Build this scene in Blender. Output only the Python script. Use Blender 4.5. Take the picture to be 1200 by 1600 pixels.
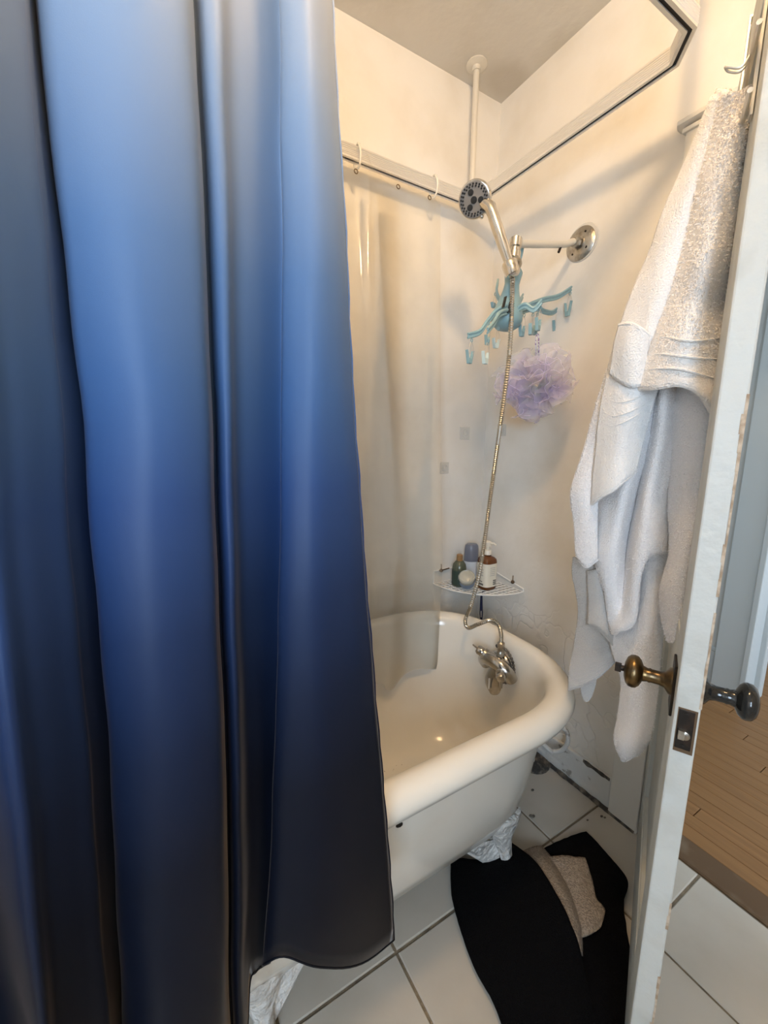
import bpy, bmesh, math, random
from math import sin, cos, pi, radians, atan2, sqrt
from mathutils import Vector, Matrix, noise
random.seed(7)
SC = bpy.context.scene
for o in list(bpy.data.objects): bpy.data.objects.remove(o)
COL = SC.collection
V = Vector

# ------------------------------------------------------------------ camera
F, TH, YAW, ROLL = 637.6, radians(9.735), radians(30.38), radians(0.389)
CAM = V((-1.311, -1.357, 1.26)); HC = 2.56           # HC = ceiling height
fw = V((sin(YAW)*cos(TH), cos(YAW)*cos(TH), -sin(TH)))
rt0 = V((cos(YAW), -sin(YAW), 0)); up0 = rt0.cross(fw)
rt = rt0*cos(ROLL) + up0*sin(ROLL); up = up0*cos(ROLL) - rt0*sin(ROLL)
cd = bpy.data.cameras.new('camera'); cam = bpy.data.objects.new('camera', cd); COL.objects.link(cam)
cd.sensor_fit = 'VERTICAL'; cd.sensor_height = 36; cd.sensor_width = 27
cd.lens = 36*F/1600; cd.clip_start = 0.02
cam.matrix_world = Matrix(((rt.x, up.x, -fw.x, CAM.x), (rt.y, up.y, -fw.y, CAM.y), (rt.z, up.z, -fw.z, CAM.z), (0, 0, 0, 1)))
SC.camera = cam

# ------------------------------------------------------------------ world, lights, exposure
w = bpy.data.worlds.new('sky'); SC.world = w; w.use_nodes = True
bg = w.node_tree.nodes['Background']; bg.inputs[0].default_value = (.62, .78, 1, 1); bg.inputs[1].default_value = 1.0
def area(name, loc, target, sx, sy, power, col):
    l = bpy.data.lights.new(name, 'AREA'); l.shape = 'RECTANGLE'; l.size = sx; l.size_y = sy; l.energy = power; l.color = col
    o = bpy.data.objects.new(name, l); COL.objects.link(o); o.location = loc
    o.rotation_euler = (V(target)-V(loc)).to_track_quat('-Z', 'Y').to_euler(); return o
WINX = -2.60
area('window_daylight', (-2.08, -2.45, 1.45), (-1.85, 0, 1.35), .76, .96, 43.0, (.64, .81, 1))
area('hall_fill', (.95, -3.10, 1.55), (.95, 0, 1.0), .9, 1.3, 34.0, (.80, .90, 1))  # added fill light for the hall; no window is built there
BULB = V((-.92, -1.10, 2.42)); BULB_R = .065; BULB_STRENGTH = 160.0
SC.view_settings.view_transform = 'Standard'; SC.view_settings.look = 'None'
SC.view_settings.gamma = 1; SC.view_settings.use_curve_mapping = False; SC.view_settings.exposure = 0.24

# ------------------------------------------------------------------ pixel -> place helpers (1200x1600 frame)
def ray(u, v): return fw*F + rt*(u-600) - up*(v-800)
def onx(u, v, x=0): r = ray(u, v); return CAM + r*((x-CAM.x)/r.x)
def ony(u, v, y=0): r = ray(u, v); return CAM + r*((y-CAM.y)/r.y)
def onz(u, v, z=0): r = ray(u, v); return CAM + r*((z-CAM.z)/r.z)
def atd(u, v, d): r = ray(u, v); return CAM + r*(d/sqrt(r.x*r.x+r.y*r.y))

# ------------------------------------------------------------------ materials
MATS = {}
def mat(name, col, rough=.5, metal=0, col2=None, nscale=8, ndetail=4, lo=.4, hi=.6, bump=0, bscale=60, bdist=.01, **kw):
    m = bpy.data.materials.new(name); m.use_nodes = True; nt = m.node_tree; b = nt.nodes['Principled BSDF']
    b.inputs['Base Color'].default_value = (*col, 1); b.inputs['Roughness'].default_value = rough; b.inputs['Metallic'].default_value = metal
    for k, v in kw.items(): b.inputs[k.replace('_', ' ')].default_value = v
    tc = nt.nodes.new('ShaderNodeTexCoord'); geo = nt.nodes.new('ShaderNodeNewGeometry')
    if col2:
        n = nt.nodes.new('ShaderNodeTexNoise'); n.inputs['Scale'].default_value = nscale; n.inputs['Detail'].default_value = ndetail
        nt.links.new(geo.outputs['Position'], n.inputs['Vector'])
        r = nt.nodes.new('ShaderNodeValToRGB'); r.color_ramp.elements[0].position = lo; r.color_ramp.elements[1].position = hi
        r.color_ramp.elements[0].color = (*col, 1); r.color_ramp.elements[1].color = (*col2, 1)
        nt.links.new(n.outputs['Fac'], r.inputs[0]); nt.links.new(r.outputs[0], b.inputs['Base Color'])
    if bump:
        n = nt.nodes.new('ShaderNodeTexNoise'); n.inputs['Scale'].default_value = bscale; n.inputs['Detail'].default_value = 3
        nt.links.new(geo.outputs['Position'], n.inputs['Vector'])
        bp = nt.nodes.new('ShaderNodeBump'); bp.inputs['Strength'].default_value = bump; bp.inputs['Distance'].default_value = bdist
        nt.links.new(n.outputs['Fac'], bp.inputs['Height']); nt.links.new(bp.outputs[0], b.inputs['Normal'])
    MATS[name] = m; return m
def nodes_of(m): return m.node_tree, m.node_tree.nodes['Principled BSDF']

def wall_mat(name, base, blotches):
    """painted plaster; stains = [(centre, radius, colour, amount)] dirt and other toned patches with their own shape"""
    m = mat(name, base, .55, bump=.25, bscale=35, bdist=.004); nt, b = nodes_of(m); N = nt.nodes; Lk = nt.links
    geo = N.new('ShaderNodeNewGeometry')
    nz = N.new('ShaderNodeTexNoise'); nz.inputs['Scale'].default_value = 5; nz.inputs['Detail'].default_value = 5; Lk.new(geo.outputs['Position'], nz.inputs['Vector'])
    prev = N.new('ShaderNodeMix'); prev.data_type = 'RGBA'; prev.inputs[6].default_value = (*base, 1); prev.inputs[7].default_value = (base[0]*.90, base[1]*.88, base[2]*.84, 1)
    mr = N.new('ShaderNodeMapRange'); mr.inputs[1].default_value = .45; mr.inputs[2].default_value = .75; Lk.new(nz.outputs['Fac'], mr.inputs[0]); Lk.new(mr.outputs[0], prev.inputs[0])
    out = prev.outputs[2]
    for c, rad, col, amt in blotches:
        sub = N.new('ShaderNodeVectorMath'); sub.operation = 'SUBTRACT'; Lk.new(geo.outputs['Position'], sub.inputs[0]); sub.inputs[1].default_value = c
        dv = N.new('ShaderNodeVectorMath'); dv.operation = 'DIVIDE'; Lk.new(sub.outputs[0], dv.inputs[0]); dv.inputs[1].default_value = rad
        ln = N.new('ShaderNodeVectorMath'); ln.operation = 'LENGTH'; Lk.new(dv.outputs[0], ln.inputs[0])
        ad = N.new('ShaderNodeMath'); ad.operation = 'ADD'; Lk.new(ln.outputs['Value'], ad.inputs[0])
        nm = N.new('ShaderNodeMath'); nm.operation = 'MULTIPLY_ADD'; Lk.new(nz.outputs['Fac'], nm.inputs[0]); nm.inputs[1].default_value = 1.6; nm.inputs[2].default_value = -.8
        Lk.new(nm.outputs[0], ad.inputs[1])
        mp = N.new('ShaderNodeMapRange'); mp.interpolation_type = 'SMOOTHSTEP'; mp.inputs[1].default_value = 1; mp.inputs[2].default_value = .3; mp.inputs[3].default_value = 0; mp.inputs[4].default_value = amt
        Lk.new(ad.outputs[0], mp.inputs[0])
        mx = N.new('ShaderNodeMix'); mx.data_type = 'RGBA'; Lk.new(mp.outputs[0], mx.inputs[0]); Lk.new(out, mx.inputs[6]); mx.inputs[7].default_value = (*col, 1); out = mx.outputs[2]
    Lk.new(out, b.inputs['Base Color']); return m
def patch_mat_bump(m, z0, strength):
    """lumpy replastered band below height z0"""
    nt, b = nodes_of(m); N = nt.nodes; Lk = nt.links
    geo = N.new('ShaderNodeNewGeometry'); sp = N.new('ShaderNodeSeparateXYZ'); Lk.new(geo.outputs['Position'], sp.inputs[0])
    mp = N.new('ShaderNodeMapRange'); mp.inputs[1].default_value = z0; mp.inputs[2].default_value = z0-.15; mp.inputs[4].default_value = 1; Lk.new(sp.outputs[2], mp.inputs[0])
    vn = N.new('ShaderNodeTexVoronoi'); vn.feature = 'DISTANCE_TO_EDGE'; vn.inputs['Scale'].default_value = 5.5
    wz = N.new('ShaderNodeTexNoise'); wz.inputs['Scale'].default_value = 7; Lk.new(geo.outputs['Position'], wz.inputs['Vector'])
    va = N.new('ShaderNodeVectorMath'); va.operation = 'MULTIPLY_ADD'; Lk.new(wz.outputs['Color'], va.inputs[0]); va.inputs[1].default_value = (.5, .5, .5); Lk.new(geo.outputs['Position'], va.inputs[2]); Lk.new(va.outputs[0], vn.inputs['Vector'])
    cl = N.new('ShaderNodeMath'); cl.operation = 'MINIMUM'; cl.inputs[1].default_value = .05; Lk.new(vn.outputs['Distance'], cl.inputs[0])
    mu = N.new('ShaderNodeMath'); mu.operation = 'MULTIPLY'; Lk.new(cl.outputs[0], mu.inputs[0]); Lk.new(mp.outputs[0], mu.inputs[1])
    bp = N.new('ShaderNodeBump'); bp.inputs['Strength'].default_value = strength; bp.inputs['Distance'].default_value = .04; Lk.new(mu.outputs[0], bp.inputs['Height'])
    old = b.inputs['Normal'].links[0].from_node if b.inputs['Normal'].links else None
    if old: Lk.new(old.outputs[0], bp.inputs['Normal'])
    Lk.new(bp.outputs[0], b.inputs['Normal'])

WB = (.79, .765, .715)
mWA = wall_mat('plaster_back', WB, [((-.10, 0, 1.33), (.16, 1, .16), (.55, .54, .50), .38), ((-.45, 0, .62), (.4, 1, .10), (.50, .47, .40), .5)])
patch_mat_bump(mWA, .70, .35)
mWB = wall_mat('plaster_right', WB, [((0, -.17, 1.37), (1, .13, .085), (.62, .44, .24), .55), ((0, -.42, .34), (1, .22, .16), (.50, .49, .47), .35)])  # brown patch on the wall below the pouf, grey patch lower down
patch_mat_bump(mWB, .66, .9)
mCEIL = wall_mat('ceiling_paint', (.66, .63, .57), [((-.55, -.5, HC), (.35, .35, 1), (.55, .51, .44), .5), ((-.06, -.08, HC), (.13, .10, 1), (.45, .40, .32), .5)])
mWALL = mat('plaster_plain', WB, .6)
mBASE = mat('baseboard_paint', (.66, .66, .64), .5, col2=(.30, .28, .25), nscale=26, ndetail=6, lo=.60, hi=.66, bump=.6, bscale=45, bdist=.006)
mGRIME = mat('grime', (.05, .045, .04), .9, col2=(.22, .19, .15), nscale=40, lo=.45, hi=.65, bump=.8, bscale=120)
mCAS = mat('casing_paint', (.74, .72, .67), .45)
mDOOR = mat('door_paint', (.54, .56, .54), .5, col2=(.46, .47, .44), nscale=14, ndetail=6, lo=.5, hi=.75, bump=.35, bscale=50, bdist=.004)
mCHIP = mat('bare_wood_chip', (.34, .25, .17), .8, col2=(.55, .46, .36), nscale=60, lo=.4, hi=.6)
mGROUT = mat('grout', (.25, .20, .135), .9, col2=(.14, .11, .08), nscale=18, lo=.4, hi=.65, bump=.5, bscale=150)
mTILE = mat('floor_tile', (.50, .465, .405), .35, col2=(.43, .395, .335), nscale=5, ndetail=6, lo=.45, hi=.72, bump=.10, bscale=30, bdist=.004)
mWOOD = None
def wood(name, c1, c2, c3, rough=.4):
    m = mat(name, c1, rough); nt, b = nodes_of(m); N = nt.nodes; Lk = nt.links
    tc = N.new('ShaderNodeTexCoord'); mp = N.new('ShaderNodeMapping'); mp.inputs['Scale'].default_value = (60, 3, 60); Lk.new(tc.outputs['Object'], mp.inputs[0])
    oi = N.new('ShaderNodeObjectInfo'); ad = N.new('ShaderNodeVectorMath'); Lk.new(mp.outputs[0], ad.inputs[0])
    sc = N.new('ShaderNodeVectorMath'); sc.operation = 'SCALE'; sc.inputs[0].default_value = (37, 91, 13); Lk.new(oi.outputs['Random'], sc.inputs['Scale']); Lk.new(sc.outputs[0], ad.inputs[1])
    n = N.new('ShaderNodeTexNoise'); n.inputs['Scale'].default_value = 1; n.inputs['Detail'].default_value = 5; Lk.new(ad.outputs[0], n.inputs['Vector'])
    r = N.new('ShaderNodeValToRGB'); r.color_ramp.elements[0].color = (*c1, 1); r.color_ramp.elements[1].color = (*c2, 1); r.color_ramp.elements[0].position = .3; r.color_ramp.elements[1].position = .7; Lk.new(n.outputs['Fac'], r.inputs[0])
    mx = N.new('ShaderNodeMix'); mx.data_type = 'RGBA'; mx.inputs[7].default_value = (*c3, 1); Lk.new(r.outputs[0], mx.inputs[6])
    mm = N.new('ShaderNodeMath'); mm.operation = 'MULTIPLY'; mm.inputs[1].default_value = .6; Lk.new(oi.outputs['Random'], mm.inputs[0]); Lk.new(mm.outputs[0], mx.inputs[0])
    Lk.new(mx.outputs[2], b.inputs['Base Color']); return m
mWOOD = wood('oak_strip', (.20, .095, .030), (.30, .150, .052), (.25, .125, .042))
mSADDLE = mat('worn_saddle', (.105, .058, .025), .5, col2=(.16, .11, .065), nscale=9, ndetail=5, lo=.5, hi=.62)
mENAMEL = mat('tub_enamel', (.72, .69, .62), .16, col2=(.64, .59, .50), nscale=3.5, ndetail=6, lo=.52, hi=.8)
mFOOT = mat('foot_paint', (.70, .69, .66), .6, col2=(.48, .47, .45), nscale=30, lo=.4, hi=.7, bump=.9, bscale=45, bdist=.02)
mCHROME = mat('chrome', (.74, .71, .66), .14, 1, col2=(.55, .52, .47), nscale=40, lo=.45, hi=.8)
mFAUC = mat('darkened_chrome', (.46, .44, .41), .17, 1, col2=(.36, .34, .31), nscale=40, lo=.45, hi=.8)  # chrome colour darkened to stand for the dark surroundings it reflects
mSTEEL = mat('hose_steel', (.55, .53, .48), .25, 1)
mDULL = mat('dull_chrome', (.50, .48, .44), .30, 1, col2=(.30, .27, .23), nscale=50, lo=.45, hi=.7, bump=.2, bscale=80)
mALU = mat('track_aluminium', (.78, .76, .72), .38, .55)
mSLOT = mat('track_slot', (.045, .04, .035), .7)
mPIPE = mat('painted_pipe', (.70, .67, .60), .4, .25)
mBLACKP = mat('black_plastic', (.02, .02, .02), .35)
mGREYP = mat('grey_plastic', (.50, .49, .46), .35)
mDKP = mat('nozzle_grey', (.22, .21, .20), .35)
mTEAL = mat('teal_plastic', (.27, .43, .47), .38)
mTEALC = mat('pale_teal_plastic', (.55, .66, .64), .35)
mBRASS = mat('aged_brass', (.19, .125, .055), .30, 1, col2=(.09, .065, .04), nscale=25, lo=.42, hi=.62)
mIRON = mat('dark_iron', (.018, .014, .011), .5, .5, col2=(.05, .026, .014), nscale=60, lo=.5, hi=.75)
mBLKKNOB = mat('black_glazed_knob', (.015, .016, .016), .10)
mWHITEW = mat('white_wire', (.82, .81, .78), .35)
mRUST = mat('rust', (.10, .06, .03), .8)
mRACK = mat('rack_wire', (.66, .63, .56), .35, .5)
mHALL = mat('hall_paint', (.52, .57, .585), .5)
mHALLD = mat('hall_door_paint', (.56, .58, .57), .55)
mPUTTY = mat('pad_grey', (.60, .59, .55), .5)

def towel_mat(name, col, bump):
    m = mat(name, col, .95, bump=bump, bscale=330, bdist=.004, Sheen_Weight=.2, Sheen_Roughness=.6); return m
mPLUSH = towel_mat('plush_cotton', (.82, .79, .76), .8)
mTHIN = towel_mat('thin_cotton', (.78, .77, .76), .6)
mTERRY = towel_mat('terry_cotton', (.80, .79, .80), .9)
mGREYT = towel_mat('grey_cotton', (.46, .44, .42), .7)
def pile_mat(name, col):
    m = bpy.data.materials.new(name); m.use_nodes = True; nt = m.node_tree; N = nt.nodes; Lk = nt.links; N.remove(N['Principled BSDF'])
    df = N.new('ShaderNodeBsdfDiffuse'); tl = N.new('ShaderNodeBsdfTranslucent'); df.inputs[0].default_value = (*col, 1); tl.inputs[0].default_value = (*col, 1)
    a = N.new('ShaderNodeMixShader'); a.inputs[0].default_value = .5; Lk.new(df.outputs[0], a.inputs[1]); Lk.new(tl.outputs[0], a.inputs[2]); Lk.new(a.outputs[0], N['Material Output'].inputs[0]); return m
PILE = {mPLUSH: pile_mat('plush_pile', (.93, .90, .87)), mTHIN: pile_mat('thin_pile', (.92, .91, .90)), mTERRY: pile_mat('terry_pile', (.93, .92, .93)), mGREYT: pile_mat('grey_pile', (.62, .60, .57))}
mMAT = mat('black_pile', (.003, .003, .0035), .95, Specular_IOR_Level=.1, bump=1, bscale=300, bdist=.006)
mBACK = mat('beige_backing', (.40, .33, .26), .85, col2=(.26, .21, .165), nscale=220, ndetail=2, lo=.4, hi=.6, bump=1, bscale=260, bdist=.006)

def ombre():
    m = mat('ombre_satin', (.3, .4, .6), .45, Specular_IOR_Level=.15, Sheen_Weight=.15, Sheen_Roughness=.25, Sheen_Tint=(1, .90, .82, 1), bump=.12, bscale=1100, bdist=.0006); nt, b = nodes_of(m); N = nt.nodes; Lk = nt.links
    geo = N.new('ShaderNodeNewGeometry'); sp = N.new('ShaderNodeSeparateXYZ'); Lk.new(geo.outputs['Position'], sp.inputs[0])
    mp = N.new('ShaderNodeMapRange'); mp.inputs[1].default_value = .3; mp.inputs[2].default_value = 2.1; Lk.new(sp.outputs[2], mp.inputs[0])
    r = N.new('ShaderNodeValToRGB'); cr = r.color_ramp
    stops = [(0.40, (0.0015, 0.0022, 0.0047)), (0.80, (0.0030, 0.0047, 0.0112)), (0.93, (0.0058, 0.0108, 0.0284)), (1.06, (0.0108, 0.0232, 0.0654)), (1.20, (0.0215, 0.0499, 0.1419)), (1.32, (0.0456, 0.0989, 0.2236)), (1.45, (0.0903, 0.1591, 0.2924)), (1.62, (0.2322, 0.3010, 0.4128)), (1.90, (0.4816, 0.4902, 0.5074))]
    while len(cr.elements) < len(stops): cr.elements.new(.5)
    for e, (z, c) in zip(cr.elements, stops): e.position = (z-.3)/1.8; e.color = (*c, 1)
    Lk.new(mp.outputs[0], r.inputs[0]); Lk.new(r.outputs[0], b.inputs['Base Color']); return m
mOMBRE = ombre()
def liner():
    m = bpy.data.materials.new('clear_vinyl'); m.use_nodes = True; nt = m.node_tree; N = nt.nodes; Lk = nt.links; N.remove(N['Principled BSDF'])
    tr = N.new('ShaderNodeBsdfTransparent'); tr.inputs[0].default_value = (.995, .985, .96, 1)
    df = N.new('ShaderNodeBsdfDiffuse'); df.inputs[0].default_value = (.95, .91, .80, 1)
    tl = N.new('ShaderNodeBsdfTranslucent'); tl.inputs[0].default_value = (.95, .91, .80, 1)
    gl = N.new('ShaderNodeBsdfGlossy'); gl.inputs['Roughness'].default_value = .12
    geo = N.new('ShaderNodeNewGeometry'); nz = N.new('ShaderNodeTexNoise'); nz.inputs['Scale'].default_value = 9; nz.inputs['Detail'].default_value = 6; Lk.new(geo.outputs['Position'], nz.inputs['Vector'])
    sp = N.new('ShaderNodeSeparateXYZ'); Lk.new(geo.outputs['Position'], sp.inputs[0])
    mz = N.new('ShaderNodeMapRange'); mz.inputs[1].default_value = 1.0; mz.inputs[2].default_value = .5; mz.inputs[3].default_value = .06; mz.inputs[4].default_value = .22; Lk.new(sp.outputs[2], mz.inputs[0])
    mm = N.new('ShaderNodeMath'); mm.operation = 'MULTIPLY_ADD'; Lk.new(nz.outputs['Fac'], mm.inputs[0]); mm.inputs[1].default_value = .20; mm.inputs[2].default_value = -.08
    ad = N.new('ShaderNodeMath'); Lk.new(mz.outputs[0], ad.inputs[0]); Lk.new(mm.outputs[0], ad.inputs[1])
    a = N.new('ShaderNodeMixShader'); a.inputs[0].default_value = .5; Lk.new(df.outputs[0], a.inputs[1]); Lk.new(tl.outputs[0], a.inputs[2])
    b = N.new('ShaderNodeMixShader'); Lk.new(ad.outputs[0], b.inputs[0]); Lk.new(tr.outputs[0], b.inputs[1]); Lk.new(a.outputs[0], b.inputs[2])
    fr = N.new('ShaderNodeFresnel'); fr.inputs[0].default_value = 1.45
    bp = N.new('ShaderNodeBump'); bp.inputs['Strength'].default_value = .25; bp.inputs['Distance'].default_value = .01; Lk.new(nz.outputs['Fac'], bp.inputs['Height']); Lk.new(bp.outputs[0], gl.inputs['Normal'])
    c = N.new('ShaderNodeMixShader'); Lk.new(fr.outputs[0], c.inputs[0]); Lk.new(b.outputs[0], c.inputs[1]); Lk.new(gl.outputs[0], c.inputs[2])
    Lk.new(c.outputs[0], N['Material Output'].inputs[0]); return m
mLINER = liner()
def netting():
    m = bpy.data.materials.new('lilac_netting'); m.use_nodes = True; nt = m.node_tree; N = nt.nodes; Lk = nt.links; N.remove(N['Principled BSDF'])
    tr = N.new('ShaderNodeBsdfTransparent'); df = N.new('ShaderNodeBsdfDiffuse'); tl = N.new('ShaderNodeBsdfTranslucent')
    geo = N.new('ShaderNodeNewGeometry'); nz = N.new('ShaderNodeTexNoise'); nz.inputs['Scale'].default_value = 14; Lk.new(geo.outputs['Position'], nz.inputs['Vector'])
    r = N.new('ShaderNodeValToRGB'); r.color_ramp.elements[0].position = .40; r.color_ramp.elements[1].position = .60; r.color_ramp.elements[0].color = (.97, .95, .97, 1); r.color_ramp.elements[1].color = (.80, .75, .96, 1); Lk.new(nz.outputs['Fac'], r.inputs[0])
    Lk.new(r.outputs[0], df.inputs[0]); Lk.new(r.outputs[0], tl.inputs[0])
    a = N.new('ShaderNodeMixShader'); a.inputs[0].default_value = .5; Lk.new(df.outputs[0], a.inputs[1]); Lk.new(tl.outputs[0], a.inputs[2])
    b = N.new('ShaderNodeMixShader'); b.inputs[0].default_value = .33; Lk.new(tr.outputs[0], b.inputs[1]); Lk.new(a.outputs[0], b.inputs[2])
    Lk.new(b.outputs[0], N['Material Output'].inputs[0]); return m
mNET = netting()
def glow(name, col, s):
    m = bpy.data.materials.new(name); m.use_nodes = True; b = m.node_tree.nodes['Principled BSDF']
    b.inputs['Base Color'].default_value = (.8, .8, .8, 1); b.inputs['Emission Color'].default_value = (*col, 1); b.inputs['Emission Strength'].default_value = s; return m
mBULB = glow('lit_globe', (1, .655, .33), BULB_STRENGTH)
def plastic(name, col, rough=.25, trans=0, **kw): return mat(name, col, rough, Transmission_Weight=trans, **kw)

# ------------------------------------------------------------------ mesh helpers (all coordinates are in the room, metres)
class MB:
    def __init__(s): s.v = []; s.f = []
    def add(s, vs, fs):
        n = len(s.v); s.v += [V(p) for p in vs]; s.f += [tuple(i+n for i in f) for f in fs]; return s
    def box(s, a, b):
        x0, y0, z0 = a; x1, y1, z1 = b
        return s.add([(x0,y0,z0),(x1,y0,z0),(x1,y1,z0),(x0,y1,z0),(x0,y0,z1),(x1,y0,z1),(x1,y1,z1),(x0,y1,z1)],
                     [(0,3,2,1),(4,5,6,7),(0,1,5,4),(1,2,6,5),(2,3,7,6),(3,0,4,7)])
    def obox(s, c, ax, ay, az):
        """box with half axes as vectors"""
        c, ax, ay, az = map(V, (c, ax, ay, az))
        p = [c+ax*i+ay*j+az*k for k in (-1,1) for i, j in ((-1,-1),(1,-1),(1,1),(-1,1))]
        return s.add(p, [(0,3,2,1),(4,5,6,7),(0,1,5,4),(1,2,6,5),(2,3,7,6),(3,0,4,7)])
    def bbox(s, a, b, r):
        """box with bevelled top edges"""
        x0, y0, z0 = a; x1, y1, z1 = b
        L = [[(x0,y0,z0),(x1,y0,z0),(x1,y1,z0),(x0,y1,z0)], [(x0,y0,z1-r),(x1,y0,z1-r),(x1,y1,z1-r),(x0,y1,z1-r)], [(x0+r,y0+r,z1),(x1-r,y0+r,z1),(x1-r,y1-r,z1),(x0+r,y1-r,z1)]]
        return s.loft(L, True, True)
    def loft(s, loops, cap0=False, cap1=False, closed=True):
        n = len(loops[0]); vs = [p for L in loops for p in L]; fs = []
        for i in range(len(loops)-1):
            for j in range(n if closed else n-1):
                k = (j+1) % n; fs.append((i*n+j, i*n+k, (i+1)*n+k, (i+1)*n+j))
        if cap0: fs.append(tuple(reversed(range(n))))
        if cap1: fs.append(tuple(range((len(loops)-1)*n, len(loops)*n)))
        return s.add(vs, fs)
    def tube(s, path, r, n=10, caps=True, closed=False):
        P = [V(p) for p in path]; m = len(P); R = r if isinstance(r, (list, tuple)) else [r]*m
        T = []
        for i in range(m):
            a = P[(i-1) % m] if (closed or i) else P[i]; b = P[(i+1) % m] if (closed or i < m-1) else P[i]
            T.append((b-a).normalized())
        ref = V((0,0,1)) if abs(T[0].z) < .9 else V((1,0,0)); u = (ref - T[0]*ref.dot(T[0])).normalized(); loops = []
        for i in range(m):
            u = (u - T[i]*u.dot(T[i])).normalized(); w_ = T[i].cross(u)
            loops.append([P[i] + (u*cos(2*pi*j/n) + w_*sin(2*pi*j/n))*R[i] for j in range(n)])
        if closed: loops.append(loops[0]); caps = False
        return s.loft(loops, caps, caps)
    def lathe(s, base, axis, prof, n=24, cap0=True, cap1=True):
        """prof = [(radius, distance along axis)]"""
        base = V(base); a = V(axis).normalized(); ref = V((0,0,1)) if abs(a.z) < .9 else V((1,0,0))
        u = (ref - a*ref.dot(a)).normalized(); w_ = a.cross(u)
        return s.loft([[base + a*h + (u*cos(2*pi*j/n)+w_*sin(2*pi*j/n))*max(r, 1e-4) for j in range(n)] for r, h in prof], cap0, cap1)
    def sphere(s, c, r, n=16, m=10, sc=(1,1,1)):
        c = V(c); loops = [[c + V((r*sc[0]*sin(pi*i/m)*cos(2*pi*j/n), r*sc[1]*sin(pi*i/m)*sin(2*pi*j/n), -r*sc[2]*cos(pi*i/m))) for j in range(n)] for i in range(m+1)]
        loops[0] = [p + V((0,0,0)) for p in loops[0]]; return s.loft(loops)
    def grid(s, rows):
        return s.loft(rows, closed=False)
    def prism(s, poly, d):
        """closed polygon extruded by the vector d"""
        p = [V(q) for q in poly]; d = V(d); return s.loft([p, [q+d for q in p]], True, True)

def wloc(o):
    p = V((0,0,0))
    while o: p += o.location; o = o.parent
    return p
def obj(name, mb, m, parent=None, smooth=True, solid=0, bevel=0, sub=0, origin=None, auto=40):
    me = bpy.data.meshes.new(name)
    if origin is None and parent is None:
        xs = [p.x for p in mb.v]; ys = [p.y for p in mb.v]; zs = [p.z for p in mb.v]
        origin = V(((min(xs)+max(xs))/2, (min(ys)+max(ys))/2, min(zs)))
    loc = V(origin) if origin is not None else V((0,0,0)); base = wloc(parent) + (loc if parent is None else V((0,0,0)))
    if parent is not None and origin is not None: base = V(origin)
    me.from_pydata([p-base for p in mb.v], [], mb.f)
    bm = bmesh.new(); bm.from_mesh(me); bmesh.ops.remove_doubles(bm, verts=bm.verts, dist=1e-6); bmesh.ops.recalc_face_normals(bm, faces=bm.faces); bm.to_mesh(me); bm.free()
    o = bpy.data.objects.new(name, me); COL.objects.link(o); me.materials.append(m)
    if parent is not None:
        o.parent = parent; o.location = (V(origin)-wloc(parent)) if origin is not None else (0,0,0)
    else: o.location = loc
    if smooth:
        me.shade_smooth()
        if auto: me.set_sharp_from_angle(angle=radians(auto))
    if solid:
        md = o.modifiers.new('thickness', 'SOLIDIFY'); md.thickness = solid; md.offset = 0
    if bevel:
        md = o.modifiers.new('bevel', 'BEVEL'); md.width = bevel; md.segments = 2; md.limit_method = 'ANGLE'; md.angle_limit = radians(50)
    if sub:
        md = o.modifiers.new('smooth', 'SUBSURF'); md.levels = sub; md.render_levels = sub
    return o
def thing(name, label, cat, loc, group=None):
    o = bpy.data.objects.new(name, None); COL.objects.link(o); o.location = loc; o.empty_display_size = .05
    return tag(o, label, cat, group)
def tag(o, label, cat, group=None):
    o['label'] = label; o['category'] = cat
    if group: o['group'] = group
    return o
def struct(o): o['kind'] = 'structure'; return o
def dup(o, parent=None, delta=(0,0,0)):
    c = o.copy(); COL.objects.link(c); c.parent = parent if parent else o.parent
    if not parent or parent is o.parent: c.location = o.location + V(delta)
    for ch in o.children:
        g = ch.copy(); COL.objects.link(g); g.parent = c
        for q in ch.children: h = q.copy(); COL.objects.link(h); h.parent = g
    return c
def cr(p0, p1, p2, p3, t):
    return .5*((2*p1) + (p2-p0)*t + (2*p0-5*p1+4*p2-p3)*t*t + (3*p1-p0-3*p2+p3)*t**3)
def spline(P, k):
    P = [V(p) for p in P]; out = []
    for i in range(len(P)-1):
        a = P[i-1] if i else P[0]*2-P[1]; d = P[i+2] if i+2 < len(P) else P[-1]*2-P[-2]
        for j in range(k): out.append(cr(a, P[i], P[i+1], d, j/k))
    out.append(P[-1]); return out
def surf(rows, ku, kv):
    R = [spline(r, ku) for r in rows]; cols = [spline([R[i][j] for i in range(len(R))], kv) for j in range(len(R[0]))]
    return [[cols[j][i] for j in range(len(cols))] for i in range(len(cols[0]))]
def rough(rows, amp, scale, seed=0):
    """displace a sheet along its normal with noise"""
    n, m = len(rows), len(rows[0]); out = []
    for i in range(n):
        o = []
        for j in range(m):
            a = rows[i][min(j+1, m-1)]-rows[i][max(j-1, 0)]; b = rows[min(i+1, n-1)][j]-rows[max(i-1, 0)][j]
            nn = a.cross(b); nn = nn.normalized() if nn.length > 1e-12 else V((0,0,0))
            o.append(rows[i][j] + nn*amp*noise.noise(rows[i][j]*scale + V((seed, 0, 0))))
        out.append(o)
    return out

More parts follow.
